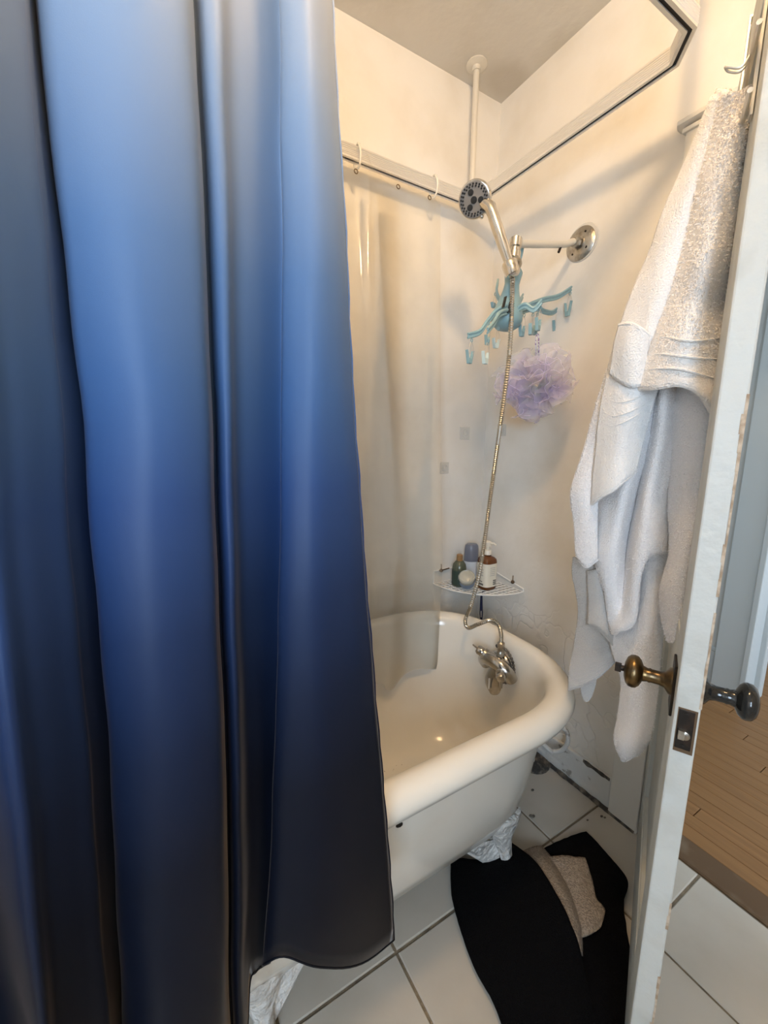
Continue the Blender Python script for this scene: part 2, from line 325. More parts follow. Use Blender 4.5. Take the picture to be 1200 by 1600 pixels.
# ------------------------------------------------------------------ room shell
RX0, RY0 = WINX, -2.35
struct(obj('wall_back', MB().box((RX0-.1, 0, -.05), (.12, .1, HC+.05)), mWA, smooth=False))
DY0, DY1, DH = -.80, -1.50, 2.03                     # doorway in the right wall
mb = MB().box((0, DY0, -.05), (.12, 0, HC+.05)); mb.box((0, RY0, -.05), (.12, DY1, HC+.05)); mb.box((0, DY1, DH+.02), (.12, DY0, HC+.05))
struct(obj('wall_right', mb, mWB, smooth=False))
struct(obj('wall_left', MB().box((RX0-.1, RY0-.1, -.05), (RX0, 0, HC+.05)), mWALL, smooth=False))
wx0, wx1, wz0, wz1 = -2.48, -1.68, .95, 1.95         # window opening in the wall behind the viewer
mb = MB().box((RX0, RY0-.1, -.05), (wx0, RY0, HC+.05)); mb.box((wx1, RY0-.1, -.05), (.12, RY0, HC+.05)); mb.box((wx0, RY0-.1, -.05), (wx1, RY0, wz0)); mb.box((wx0, RY0-.1, wz1), (wx1, RY0, HC+.05))
struct(obj('wall_front', mb, mWALL, smooth=False))
mb = MB()
for a, b in (((wx0, RY0-.06, wz0), (wx0+.04, RY0+.02, wz1)), ((wx1-.04, RY0-.06, wz0), (wx1, RY0+.02, wz1)), ((wx0, RY0-.06, wz0-.04), (wx1, RY0+.04, wz0)), ((wx0, RY0-.06, wz1-.04), (wx1, RY0+.02, wz1)), ((wx0, RY0-.05, 1.43), (wx1, RY0-.01, 1.47))): mb.box(a, b)
struct(obj('window_1', mb, mCAS, smooth=False))
struct(obj('ceiling', MB().box((RX0-.1, RY0-.1, HC), (2.3, .1, HC+.08)), mCEIL, smooth=False))

# floor: grout bed with each tile as a piece
TS = .2932; GX, GY = .018, -.667
fl = struct(obj('floor', MB().box((RX0-.1, RY0-.1, -.06), (.02, .1, -.004)), mGROUT, smooth=False))
g = .0035; first = None
ix0 = int(math.floor((RX0-GX)/TS)); iy0 = int(math.floor((RY0-GY)/TS))
for i in range(ix0, 0):
    for j in range(iy0, 3):
        x0, y0 = GX+i*TS, GY+j*TS
        cx0, cx1, cy0, cy1 = max(x0, RX0), x0+TS, max(y0, RY0), min(y0+TS, 0)
        if cx1-cx0 < .03 or cy1-cy0 < .03: continue
        full = cx1-cx0 > TS-.001 and cy1-cy0 > TS-.001
        dz = random.uniform(-.0008, .0008)
        if full and first:
            t = first.copy(); COL.objects.link(t); t.parent = fl; t.location = V((x0, y0, dz)) - fl.location
        else:
            t = obj('tile', MB().bbox((cx0+g, cy0+g, -.005), (cx1-g, cy1-g, 0), .0025), mTILE, fl, smooth=False, origin=(cx0 if not full else x0, cy0 if not full else y0, 0))
            if full: first = t
# hall beyond the doorway
hf = struct(obj('floor_hall', MB().box((.02, -3.2, -.06), (2.3, 0.0, -.012)), mSLOT, smooth=False))
PW = .0555; k = 0
x = .115
protoP = obj('plank', MB().bbox((0, 0, -.012), (PW-.0015, 1.05, -.001), .001), mWOOD, hf, smooth=False, origin=(0, 0, 0))
usedP = False
while x < 2.2:
    y = -3.1 + (k*.37 % 1.0) - .6
    while y < -.08:
        if y > -1.9 or True:
            t = protoP if not usedP else protoP.copy()
            if usedP: COL.objects.link(t); t.parent = hf
            usedP = True
            t.location = V((x, y, random.uniform(-.0004, .0004))) - hf.location
            if y+1.05 > 0: t.scale.y = (-.003-y)/1.05
            else: t.scale.y = 1
        y += 1.053
    x += PW; k += 1
sd = obj('threshold_board', MB().bbox((.021, -1.50, -.012), (.1135, -.80, .003), .004), mSADDLE, smooth=False); struct(sd); sd.name = 'trim_5'
struct(obj('wall_hall_back', MB().box((.12, 0, -.05), (2.3, .1, HC+.05)), mHALLD, smooth=False))
struct(obj('wall_hall_right', MB().box((2.2, -3.3, -.05), (2.3, 0, HC+.05)), mWALL, smooth=False))
struct(obj('wall_hall_near', MB().box((.12, -3.3, -.05), (.20, -1.6, HC+.05)), mWALL, smooth=False))
# grey-blue partition end with a recessed door across the hall
wh = struct(obj('wall_hall_left', MB().box((1.20, -.52, 0), (1.32, 0, HC)), mHALLD, smooth=False))
t3 = struct(obj('trim_3', MB().box((1.145, -.665, 0), (1.26, -.54, HC)), mHALL, smooth=False, bevel=.003))
obj('back_band', MB().box((1.135, -.680, 0), (1.29, -.655, HC)), mHALL, t3, smooth=False, bevel=.004)
obj('outer_bead', MB().box((1.25, -.705, 0), (1.30, -.672, HC)), mHALL, t3, smooth=False, bevel=.006)
d2 = struct(obj('door_2', MB().box((1.185, -.545, .012), (1.20, -.02, 2.03)), mHALLD, smooth=False))
obj('bottom_rail', MB().box((1.172, -.545, .012), (1.186, -.02, .20)), mHALL, d2, smooth=False, bevel=.004)
obj('panel_moulding', MB().box((1.168, -.545, .20), (1.186, -.02, .222)), mHALL, d2, smooth=False, bevel=.006)

# ------------------------------------------------------------------ doorway: jamb, casing, baseboard
CW = .088
tr = struct(obj('trim_1', MB().box((-.020, DY0+.005, 0), (0, -.700, 2.07)), mCAS, smooth=False, bevel=.003))
obj('head_casing', MB().box((-.020, DY1-.10, 2.03), (0, DY0+.005, 2.07)), mCAS, tr, smooth=False, bevel=.003)
mb = MB(); lp = [(0, 0, 2.074), (-.030, 0, 2.076), (-.036, 0, 2.080), (-.037, 0, 2.086), (-.033, 0, 2.092), (0, 0, 2.094)]
mb.loft([[V((p[0], DY1-.12, p[2])) for p in lp], [V((p[0], -.685, p[2])) for p in lp], [V((p[0]*.55, -.678, 2.083+(p[2]-2.083)*.6)) for p in lp]], True, True)
obj('cap_moulding', mb, mCAS, tr)
obj('fillet', MB().box((-.027, DY1-.10, 2.060), (0, -.694, 2.071)), mCAS, tr, smooth=False, bevel=.002)
struct(obj('trim_2', MB().box((-.001, DY0-.018, 0), (.121, DY0+.006, DH+.02)).box((-.001, DY1, DH), (.121, DY0, DH+.022)).box((-.001, DY1, 0), (.121, DY1+.018, DH+.02)), mCAS, smooth=False))
struct(obj('trim_4', MB().box((-.020, DY1-.10, 0), (0, DY1+.004, 2.07)), mCAS, smooth=False, bevel=.003))
bb = struct(obj('baseboard_right', MB().box((-.016, -.699, .006), (0, -.0, .125)), mBASE, smooth=False, bevel=.004))
# crumbling edge and grime bead along the base of the right wall
mb = MB(); rows = []
for i in range(90):
    y = -.79 + .77*i/89; r = .007 + .008*abs(noise.noise(V((y*22, 3, 0))))
    rows.append([V((-.016-r*1.2, y, .0005)), V((-.016-r*.9, y, r*.7)), V((-.016, y, r*1.7)), V((-.008, y, r*1.9))])
obj('grime_bead', mb.grid(rows), mGRIME, bb)
mb = MB(); rows = []
for i in range(40):
    y = -.695 + .10*i/39; r = .001 + .006*max(0, noise.noise(V((y*40, 9, 0)))+.25)
    rows.append([V((-.0165-.002, y, .118-r)), V((-.0185-.003*noise.noise(V((y*70,1,1))), y, .122)), V((-.0165, y, .127+r*.5))])
obj('chipped_seam', mb.grid(rows), mGRIME, bb)
mb = MB(); rows = []
for i in range(60):
    y = -.69 + .34*i/59; r = .012 + .012*noise.noise(V((y*30, 5, 0)))
    rows.append([V((-.0172, y, .016)), V((-.0215-.003*noise.noise(V((y*55,1,1))), y, .024+r*.3)), V((-.0172, y, .034+r))])
obj('loose_paint', mb.grid(rows), mBASE, bb)

# ------------------------------------------------------------------ bathroom door (hinged on the right wall, standing open)
LT = V((-.614, -1.085, 0)); HG = V((0, -.79, 0)); dd = (HG-LT).normalized(); DW = (HG-LT).length; nn = V((-dd.y, dd.x, 0)); DT = .033
def D(s, off, z): return LT + dd*s + nn*off + V((0, 0, z))      # s from latch edge, off from the bathroom face (negative = through the door)
def dbox(mb, s0, s1, o0, o1, z0, z1):
    c = D((s0+s1)/2, (o0+o1)/2, (z0+z1)/2); return mb.obox(c, dd*(s1-s0)/2, nn*(o1-o0)/2, V((0, 0, (z1-z0)/2)))
dr = bpy.data.objects.new('door_1', None); COL.objects.link(dr); dr.location = D(DW/2, -DT/2, 0); struct(dr); dr.empty_display_size = .1
ST = .105
for s0, s1 in ((0, ST), (DW-ST-.006, DW-.006)): obj('stile', dbox(MB(), s0, s1, -DT, 0, .012, 2.02), mDOOR, dr, smooth=False, bevel=.003)
for z0, z1 in ((.012, .22), (.80, .93), (1.90, 2.02)): obj('rail', dbox(MB(), ST, DW-ST-.006, -DT, 0, z0, z1), mDOOR, dr, smooth=False, bevel=.003)
for z0, z1 in ((.22, .80), (.93, 1.90)):
    pn = obj('panel', dbox(MB(), ST, DW-ST-.006, -DT+.012, -.012, z0, z1), mDOOR, dr, smooth=False)
    mb = MB()
    for o0, o1 in ((-.012, -.003), (-DT+.003, -DT+.012)):
        dbox(mb, ST, ST+.014, o0, o1, z0, z1); dbox(mb, DW-ST-.02, DW-ST-.006, o0, o1, z0, z1); dbox(mb, ST, DW-ST, o0, o1, z0, z0+.014); dbox(mb, ST, DW-ST, o0, o1, z1-.014, z1)
    obj('panel_bead', mb, mDOOR, pn, smooth=False, bevel=.003)
# planted strip and worn paint along the edge, so the arris is uneven
mb = MB()
for i in range(70):
    z = .1 + 1.8*i/69; r = noise.noise(V((z*6, 2, 7)))
    if r > .08 or (1.02 < z < 1.28): dbox(mb, -.0006, .0015, -DT-.0004, -DT+.0022+.006*abs(noise.noise(V((z*17, 1, 1)))), z, z+.027)
obj('worn_arris', mb, mCHIP, dr, smooth=False)
KZ = .86; KS = .060
# knobs
def pxdoor(s, off, z): return D(s, off, z)
kp = obj('escutcheon', dbox(MB(), KS-.026, KS+.026, 0, .004, KZ-.05, KZ+.04), mIRON, dr, smooth=False, bevel=.0015)
prof = [(.024, .003), (.022, .008), (.014, .014), (.0115, .022), (.0115, .033), (.0125, .036), (.0115, .039), (.0135, .046), (.0225, .050), (.0275, .055), (.0285, .060), (.0275, .066), (.0225, .071), (.012, .0745), (.004, .075)]
kn = obj('brass_knob', MB().lathe(D(KS, 0, KZ), nn, prof, 28), mBRASS, dr)
kn['label'] = 'worn brass knob with a small privacy turn'
obj('privacy_turn', MB().lathe(D(KS, .074, KZ), nn, [(.005, 0), (.005, .007)], 10).obox(D(KS, .084, KZ), dd*.003, nn*.005, V((0, 0, .008))), mIRON, kn, bevel=.001)
obj('escutcheon', dbox(MB(), KS-.024, KS+.024, -DT-.004, -DT, KZ-.05, KZ+.04), mIRON, dr, smooth=False, bevel=.0015)
bk = obj('black_knob', MB().lathe(D(KS, -DT, KZ), -nn, [(r*1.02, h) for r, h in prof], 28), mBLKKNOB, dr); bk['label'] = 'glossy black knob on the hall side'
# latch plate on the edge
ED = -dd
mb = MB(); pl = []
for a in range(16):
    pass
fp = obj('latch_plate', MB().obox(D(-.0003, -DT/2, KZ-.045), dd*.0012, nn*.0105, V((0, 0, .034))), mIRON, dr, smooth=False, bevel=.001)
obj('latch_bolt', MB().lathe(D(0, -DT/2, KZ-.052), ED, [(.0075, 0), (.0075, .0065), (.006, .0075)], 16).obox(D(-.004, -DT/2+.004, KZ-.052), dd*.004, nn*.004, V((0,0,.0074))), mDULL, fp)
for zz in (KZ-.018, KZ-.073): obj('screw', MB().lathe(D(-.001, -DT/2, zz), ED, [(.0028, 0), (.0028, .0012), (.001, .0016)], 10), mIRON, fp)
obj('rust_bleed', MB().obox(D(-.0004, -DT/2-.001, KZ-.047), dd*.0005, nn*.0125, V((0, 0, .038))), mRUST, fp, smooth=False)
for zz in (.25, 1.05, 1.80):
    hn = obj('hinge', dbox(MB(), DW-.012, DW+.004, -.002, .0015, zz-.045, zz+.045).tube([D(DW+.002, .006, zz-.05), D(DW+.002, .006, zz+.05)], .006, 10), mBASE, dr)

# ------------------------------------------------------------------ bathtub
TC, TB = -.455, .365
def tub_loop(inset, z, n=96, dx=0):
    L = []
    for k in range(n):
        a = 2*pi*k/n; c, s = cos(a), sin(a)
        b = max(TB-inset, .004)
        if c >= 0: A, e, xc = max(.352-inset*.80, .004), 2/2.6, -.602
        else: A, e, xc = max(.365-inset*1.15, .004), 2/2.15, -1.235
        L.append(V((xc + math.copysign(A*abs(c)**e, c) + dx, TC + math.copysign(b*abs(s)**e, s), z)))
    return L
tb = thing('bathtub', 'white enamelled cast iron clawfoot bathtub with a thick rolled rim', 'bathtub', (-.93, TC, 0))
prof = [(.30,.112),(.235,.116),(.19,.128),(.150,.165),(.118,.235),(.098,.32),(.082,.42),(.070,.515),(.063,.546),(.045,.548),(.024,.549),(.008,.560),(0,.580),(.004,.599),(.018,.614),(.038,.619),(.058,.613),(.071,.599),(.077,.578),(.083,.54),(.095,.44),(.112,.34),(.14,.25),(.18,.195),(.235,.168),(.30,.158),(.335,.156)]
obj('basin', MB().loft([tub_loop(i, z) for i, z in prof], True, True), mENAMEL, tb, auto=60)
DRN = onz(716, 1168, .16)
obj('drain', MB().lathe((DRN.x, TC+max(-.08, min(.08, DRN.y-TC)), .1575), (0, 0, 1), [(.027, 0), (.027, .002), (.02, .0025), (.018, .0005)], 24), mDULL, tb)
# specks of dirt and a chip in the enamel
mb = MB()
for k in range(60):
    p = onz(600 + 55*random.random()**1.5, 1150 + 60*random.random(), .16)
    h_ = .157 + max(0, (abs(p.y-TC)-.06)/.12)**2*.03
    mb.lathe((p.x, p.y, h_), (0, 0, 1), [(random.uniform(.0012, .0035), -.002), (.001, .0016)], 7)
obj('dirt_speck', mb, mRUST, tb)['kind'] = 'stuff'
obj('enamel_chip', MB().sphere(ony(624, 1289, -.757), .006, 8, 5, (1.5, .8, .5)), mIRON, tb)
def foot(cx, sx, sy):
    """claw foot: curved plate that hugs the tub bottom, tapering to a toe"""
    cy = TC + sy*.19; L = []
    secs = [(.190, .050, .008, .030), (.160, .056, .012, .022), (.130, .046, .016, .012), (.100, .032, .018, .008), (.070, .022, .017, .012), (.040, .016, .017, .022), (.018, .017, .019, .030), (.004, .016, .017, .030), (0, .013, .013, .028)]
    for z, wx, wy, out in secs:
        lp = []
        for k in range(20):
            a = 2*pi*k/20; rr = 1 + .16*noise.noise(V((cx*9+cos(a)*2, sin(a)*2, z*25)))
            bow = (abs(cos(a))**2)*.016*(z/.18)
            lp.append(V((cx + sx*.0 + wx*cos(a)*rr, cy + sy*(out + wy*sin(a)*rr*sy - bow), z)))
        L.append(lp)
    return MB().loft(L, True, True)
for sx, cx in ((1, -.475), (-1, -1.185)):
    for sy in (-1, 1):
        f = obj('claw_foot', foot(cx, sx, sy), mFOOT, tb)
        mb = MB(); a0 = V((cx-sx*.115, TC+sy*.175, .118)); a1 = V((cx-sx*.02, TC+sy*.185, .10)); a2 = V((cx-sx*.012, TC+sy*.20, .015)); a3 = V((cx-sx*.06, TC+sy*.175, .028)); a4 = V((cx-sx*.11, TC+sy*.16, .075))
        obj('web', mb.prism([a0, a1, a2, a3, a4], (0, -sy*.008, 0)), mFOOT, f, smooth=False)

# waste pipe loop seen behind the tub end
wp = spline([(-.20, -.40, .26)] + [onx(u, v, x) for u, v, x in ((852, 1166, -.10), (864, 1174, -.07), (878, 1172, -.06), (887, 1160, -.06), (886, 1146, -.06), (878, 1136, -.07))] + [(-.16, -.46, .33)], 8)
wo = thing('waste_pipe', 'grey painted overflow pipe looping behind the tub end by the baseboard', 'pipe', (-.11, -.47, 0))
obj('pipe_loop', MB().tube(wp, .008, 12), mBASE, wo)
FFp = onz(832, 1190, 0)
obj('floor_disc', MB().lathe((FFp.x, FFp.y, .0005), (0, 0, 1), [(.065, 0), (.06, .012), (.03, .02)], 20), mGRIME, wo)  # dark stepped disc on the floor behind the tub end
obj('drain_pipe', MB().tube([(FFp.x-.02, FFp.y, .34), (FFp.x-.02, FFp.y, .005)], .02, 14), mBASE, wo)

# ------------------------------------------------------------------ tub faucet
FX = -.348; FC = onx(778, 1040, FX)
fa = thing('tub_faucet', 'chrome bathtub faucet with two cross handles and shower riser', 'faucet', (FX, FC.y, FC.z-.08))
def fp_(dx, dy, dz): return V((FX+dx, FC.y+dy, FC.z+dz))
# arched two-lobed body, valve domes with levers, broad tongue spout
yoke = spline([fp_(.004, .058, -.022), fp_(-.010, .052, .002), fp_(-.018, .030, .018), fp_(-.021, 0, .024), fp_(-.018, -.030, .018), fp_(-.010, -.052, .002), fp_(.004, -.058, -.022)], 6)
obj('body', MB().tube(yoke, [.019 + .006*sin(pi*k/(len(yoke)-1)) for k in range(len(yoke))], 16), mFAUC, fa)
obj('wall_plate', MB().lathe(fp_(.022, 0, -.004), (-1, 0, 0), [(.052, 0), (.052, .010), (.044, .022), (.030, .030)], 28), mFAUC, fa)
for sy, base, dv_, lv in ((1, (-.024, .040, .030), (-.35, .85, .35), (-.1, 1, .25)), (-1, (-.030, -.046, .004), (-.75, -.55, -.15), (-.25, -.30, -1))):
    bs = fp_(*base); dv_ = V(dv_).normalized(); lv = V(lv).normalized()
    obj('collar', MB().lathe(bs, dv_, [(.020, -.010), (.020, .002), (.017, .005)], 20), mDULL, fa)
    hd = obj('handle', MB().lathe(bs+dv_*.005, dv_, [(.0145, 0), (.0155, .004), (.0155, .018), (.012, .023), (.003, .025)], 12), mFAUC, fa)
    c = bs + dv_*.018; obj('lever', MB().tube([c, c+lv*.016, c+lv*.032], [.0065, .0060, .0045] if sy < 0 else [.004, .003, .0025], 10), mFAUC, hd)
rows = []
for t in range(13):
    q = t/12; cz_ = .012 - .088*q; cx_ = -.026 - .018*sin(min(1, q*1.25)*1.57) + .004*q
    wv = (.022 + .010*min(1, q*2.2))*sqrt(max(0, 1-max(0, (q-.55)/.47)**2)) + .001; th_ = .011*(1-.5*q)
    rows.append([fp_(cx_ + th_*sin(a)*1.0, -.020 + wv*1.08*cos(a), cz_ + th_*sin(a)*.35) for a in [2*pi*j/20 for j in range(20)]])
obj('spout', MB().loft(rows, True, True), mFAUC, fa)
obj('spout_slot', MB().obox(fp_(-.0530, -.016, -.040), V((.0015, 0, 0)), V((0, .0022, 0)), V((0, 0, .018))), mGREYP, fa, smooth=False)
hz0 = onx(783, 1004, FX-.01)
obj('riser_nut', MB().lathe(hz0+V((0, 0, -.045)), (0, 0, 1), [(.012, 0), (.013, .012), (.0105, .016), (.0105, .030), (.012, .032), (.012, .044), (.008, .048)], 10), mDULL, fa)
mb = MB()
for k in range(26):
    a = pi*.35 + 1.5*pi*k/25; mb.sphere(fp_(.012, .053*cos(a)-.004, .004+.060*sin(a)), .0055, 6, 4, (.6, 1.3, 1.2))
obj('sealant', mb, mGRIME, fa)

# ------------------------------------------------------------------ shower arm, hand shower, hose
sa = thing('shower_bracket', 'chrome shower arm with round wall flange above the tub', 'shower arm', (0, -.403, 1.86))
obj('flange', MB().lathe((-.0005, -.403, 1.912), (-1, 0, 0), [(.052, 0), (.052, .004), (.044, .010), (.020, .013), (.020, .016)], 28), mDULL, sa)
obj('plaster_ring', MB().lathe((-.0002, -.407, 1.914), (-1, 0, 0), [(.058, 0), (.056, .003)], 24), mPUTTY, sa)
for a in (.6, 2.2, 3.8, 5.4): obj('screw', MB().lathe((-.009, -.403+.034*cos(a), 1.912+.034*sin(a)), (-1, 0, 0), [(.005, 0), (.004, .003)], 8), mIRON, sa)
AE = ony(806, 381, -.403)
path = spline([(-.01, -.403, 1.912), (-.045, -.403, 1.908), (-.075, -.403, 1.895), (-.11, -.403, 1.886), (-.20, -.403, 1.866), (AE.x, -.403, AE.z)], 6)
obj('arm', MB().tube(path, .0105, 14), mPIPE, sa)
obj('nut', MB().lathe((-.022, -.403, 1.911), (-1, 0, -.1), [(.016, 0), (.017, .004), (.017, .016), (.014, .020)], 8), mDULL, sa)
obj('clamp_screw', MB().tube([(-.10, -.403, 1.884), (-.112, -.405, 1.862)], .004, 8), mIRON, sa)
BR = ony(803, 405, -.42)
br = obj('bracket', MB().lathe(AE+V((.0, 0, .016)), (-.14, -.05, -1), [(.014, 0), (.019, .004), (.019, .028), (.0155, .032), (.0155, .040), (.019, .043), (.019, .060), (.012, .066)], 18), mCHROME, sa)
obj('swivel', MB().sphere(BR+V((.004, 0, -.012)), .021, 16, 10), mDULL, br)
hs = thing('hand_shower', 'round chrome hand shower with dark nozzle face on the shower arm', 'hand shower', (BR.x, BR.y, 0.5))
H0 = ony(800, 424, -.435); HD = onx(742, 312, -.415)
fd = (CAM + V((-.62, .10, -.30)) - HD).normalized(); H1 = onx(767, 327, (HD-fd*.034).x); ax = (H1-H0); obj('handle', MB().tube([H0+ax*t for t in (0, .15, .4, .65, .85, 1.0)], [.0115, .013, .0155, .0165, .016, .0145], 18), mCHROME, hs)
obj('cradle', MB().lathe(H0 - ax.normalized()*.014, ax, [(.016, 0), (.021, .004), (.023, .036), (.020, .042)], 18), mCHROME, hs)
hd = obj('head', MB().lathe(HD - fd*.020, fd, [(.004, -.046), (.020, -.044), (.030, -.036), (.035, -.022), (.037, -.004), (.038, .004), (.045, .010), (.048, .014), (.0485, .022), (.046, .029), (.044, .030)], 36), mCHROME, hs)
rr_ = V((0, 0, 1)).cross(fd).normalized(); uu = fd.cross(rr_)
def HF(a, r, h=0): return HD + fd*(.010+h) + (rr_*cos(a)+uu*sin(a))*r
obj('face_plate', MB().lathe(HD, fd, [(.0435, .008), (.0435, .0105), (.030, .0112), (.001, .0115)], 36), mDKP, hd)
obj('neck', MB().tube([H1 - ax.normalized()*.012, H1 + ax.normalized()*.004, HD - fd*.030], [.015, .017, .022], 16), mCHROME, hd)
mb = MB()
for ring, cnt in ((.038, 26), (.0325, 22)):
    for k in range(cnt): mb.lathe(HF(2*pi*k/cnt + ring*40, ring), fd, [(.0030, 0), (.0026, .003)], 7)
obj('nozzles', mb, mBLACKP, hd)
obj('center_nozzle', MB().lathe(HF(0, 0), fd, [(.0095, 0), (.009, .0035), (.005, .004)], 16), mBLACKP, hd)
for k in range(3):
    c = HF(pi/2 + .35 + 2*pi*k/3, .0205); obj('spray_port', MB().lathe(c, fd, [(.0085, 0), (.008, .003), (.004, .0035)], 14), mBLACKP, hd)
obj('mode_tab', MB().sphere(HF(-1.2, .047, -.006), .007, 8, 6), mCHROME, hd)
hp = [(801, 430, -.330), (799, 500, -.335), (795, 560, -.345), (785, 640, -.350), (776, 705, -.352), (767, 770, -.355), (757, 845, -.36), (748, 900, -.365), (736, 945, -.375), (727, 970, -.385), (732, 981, -.390), (748, 975, -.388), (766, 969, -.375), (778, 975, -.366), (783, 990, -.360), (783, 1006, FX-.01)]
pts = spline([H0+V((0, 0, -.008))] + [onx(u, v, x) for u, v, x in hp], 14)
# ribbed metal hose
acc = 0; P2 = [pts[0]]; 
for a, b in zip(pts, pts[1:]):
    n_ = max(1, int((b-a).length/.0030))
    for k in range(1, n_+1): P2.append(a.lerp(b, k/n_))
obj('hose', MB().tube(P2, [.0075 if i % 2 else .0058 for i in range(len(P2))], 8), mSTEEL, hs)

# ------------------------------------------------------------------ curtain track
TZ = 2.118; 
path = [(-1.80, -.07), (-.250, -.07), (-.185, -.135), (-.185, -.742), (-.245, -.80), (-1.80, -.80), (-1.86, -.74), (-1.86, -.13)]
def sweep(sec, z0):
    n = len(path); loops = []
    for i in range(n+1):
        p = V((*path[i % n], 0)); a = V((*path[(i-1) % n], 0)); b = V((*path[(i+1) % n], 0))
        d1, d2 = (p-a).normalized(), (b-p).normalized(); n1, n2 = V((-d1.y, d1.x, 0)), V((-d2.y, d2.x, 0)); bi = (n1+n2).normalized(); k = 1/max(.4, bi.dot(n1))
        loops.append([p + bi*q[0]*k + V((0, 0, z0+q[1])) for q in sec])
    return MB().loft(loops)
hw_ = .0115
rib = []
for k in range(6): rib += [(hw_, .006+.005*k), (hw_+.0012, .0075+.005*k), (hw_+.0012, .0095+.005*k)]
sec = [(.004, 0), (hw_, 0)] + rib + [(hw_, .038), (-hw_, .038)] + [(-x, z) for x, z in reversed(rib)] + [(-hw_, 0), (-.004, 0), (-.004, .003), (-hw_+.002, .003), (-hw_+.002, .034), (hw_-.002, .034), (hw_-.002, .003), (.004, .003)]
ct = thing('curtain_track', 'ribbed aluminium curtain track looping round above the bathtub', 'curtain rail', (-.93, -.44, TZ))
obj('rail', sweep(sec, TZ), mALU, ct, auto=25)
obj('slot_lining', sweep([(-.0085, .0045), (.0085, .0045), (.0085, .006), (-.0085, .006)], TZ), mSLOT, ct, smooth=False)
def hanger_pipe(x, y):
    p = obj('ceiling_support', MB().lathe((x, y, TZ+.034), (0, 0, 1), [(.016, 0), (.016, .022), (.012, .026)], 14).tube([(x, y, TZ+.036), (x, y, HC-.004)], .0105, 14), mPIPE, ct)
    obj('ceiling_flange', MB().lathe((x, y, HC-.0005), (0, 0, -1), [(.036, 0), (.036, .004), (.026, .008), (.016, .010), (.015, .022)], 22), mPIPE, p)
hanger_pipe(-.199, -.078); hanger_pipe(-.245, -.795); hanger_pipe(-1.83, -.44)

# ------------------------------------------------------------------ clear liner on the back run of the track
LY = -.105
def ring(name, c, label, cat, group, R=.026, axis='x', m=None):
    pts_ = [V((c[0] + .0015*sin(2*a), c[1] + R*.62*cos(a), c[2] + R*sin(a))) for a in [2*pi*k/20 for k in range(20)]]
    return tag(obj(name, MB().tube(pts_, .0034, 8, closed=True), m or mWHITEW), label, cat, group)
mCLR = mat('clear_ring', (.82, .78, .68), .2)
R1 = ony(558, 245, -.075); R2 = ony(677, 293, -.075)
for r_, lb_ in ((R1, 'clear plastic ring on the liner next to the blue curtain edge'), (R2, 'clear plastic ring at the free corner of the clear liner')): ring('curtain_ring', (r_.x, -.078, TZ+.012), lb_, 'curtain ring', 'liner rings', .034, m=mCLR)
rows = []; NR = 70
x0, x1 = -1.05, -.378
for i in range(NR+1):
    t = i/NR; row = []
    for j in range(91):
        s = j/90; x = x0 + (x1-x0)*s
        ztop = 2.075
        for rx in (R1.x, R2.x): ztop = max(ztop, 2.108 - abs(x-rx)*.45)
        if s > .86: ztop = min(ztop, 2.10-(s-.86)*.35)
        zb = ony(640, 1055, -.225).z + .012*sin(x*23) - .022*math.exp(-((x+.585)/.035)**2) + (.02 if x < -.62 else 0)
        z = ztop + (zb-ztop)*t
        fade = math.exp(-t*3.2)
        y = LY - .120*min(1, t*1.35) - .012*cos((x-R1.x)*2*pi/.26)*(.25+fade*.9) - .008*sin(x*31+1.3)*(1-.5*t)
        for rx in (R1.x, R2.x): y -= .022*math.exp(-((x-rx-.006)/.012)**2)*math.exp(-t*5)
        xx = x - .034*t*s
        row.append(V((xx, y, z)))
    rows.append(row)
lo = tag(obj('shower_liner', MB().grid(rows), mLINER, auto=0), 'clear vinyl shower liner hanging into the tub against the back wall', 'shower curtain')
mb = MB()
for u, v in ((556, 268), (622, 292), (671, 309)):
    c = ony(u, v, LY-.022); pts_ = [c + V((.006*cos(a), -.001, .006*sin(a))) for a in [2*pi*k/12 for k in range(12)]]; 
    obj('eyelet', MB().tube(pts_, .0014, 6, closed=True), mBRASS, lo)

# ------------------------------------------------------------------ ombre curtain on the front run of the track
# fold path: (u at v=50, u at v=800, u at v=1500, y)
folds = [(-75,-30,40,-.950),(-30,30,80,-.935),(20,80,130,-.910),(40,104,158,-.896),(46,112,166,-.886),(58,138,184,-.862),(62,143,189,-.859),(61,142,188,-.870),(74,154,199,-.886),(120,190,225,-.90),(180,235,262,-.908),(240,285,308,-.905),(290,325,344,-.893),(302,334,354,-.874),(304,336,356,-.860),(303,335,355,-.849),(309,341,360,-.848),(322,350,366,-.860),(345,362,376,-.862),(360,373,386,-.84),(385,392,396,-.826),(415,415,406,-.812),(436,437,414,-.803),(440,440,416,-.812),(437,437,409,-.830),(440,440,411,-.848),(458,464,440,-.865),(486,500,496,-.875),(510,538,562,-.862),(524,562,613,-.842)]
def xz_line(u3, y):
    """x as a function of z for one fold line: quadratic through three traced points"""
    P = [ony(u, v, y-dy) for u, v, dy in zip(u3, (50, 800, 1500), (-.012, .0, .035))]
    return P
def quad(P, z):
    (x0_, z0), (x1_, z1), (x2_, z2) = [(p.x, p.z) for p in P]
    if z > z0: return x0_ + (x1_-x0_)/(z1-z0)*(z-z0)*.5
    return x0_*(z-z1)*(z-z2)/((z0-z1)*(z0-z2)) + x1_*(z-z0)*(z-z2)/((z1-z0)*(z1-z2)) + x2_*(z-z0)*(z-z1)/((z2-z0)*(z2-z1))
HEMP = [(380, 1560), (396, 1520), (408, 1509), (440, 1496), (460, 1497), (496, 1516), (530, 1517), (562, 1508), (613, 1470)]
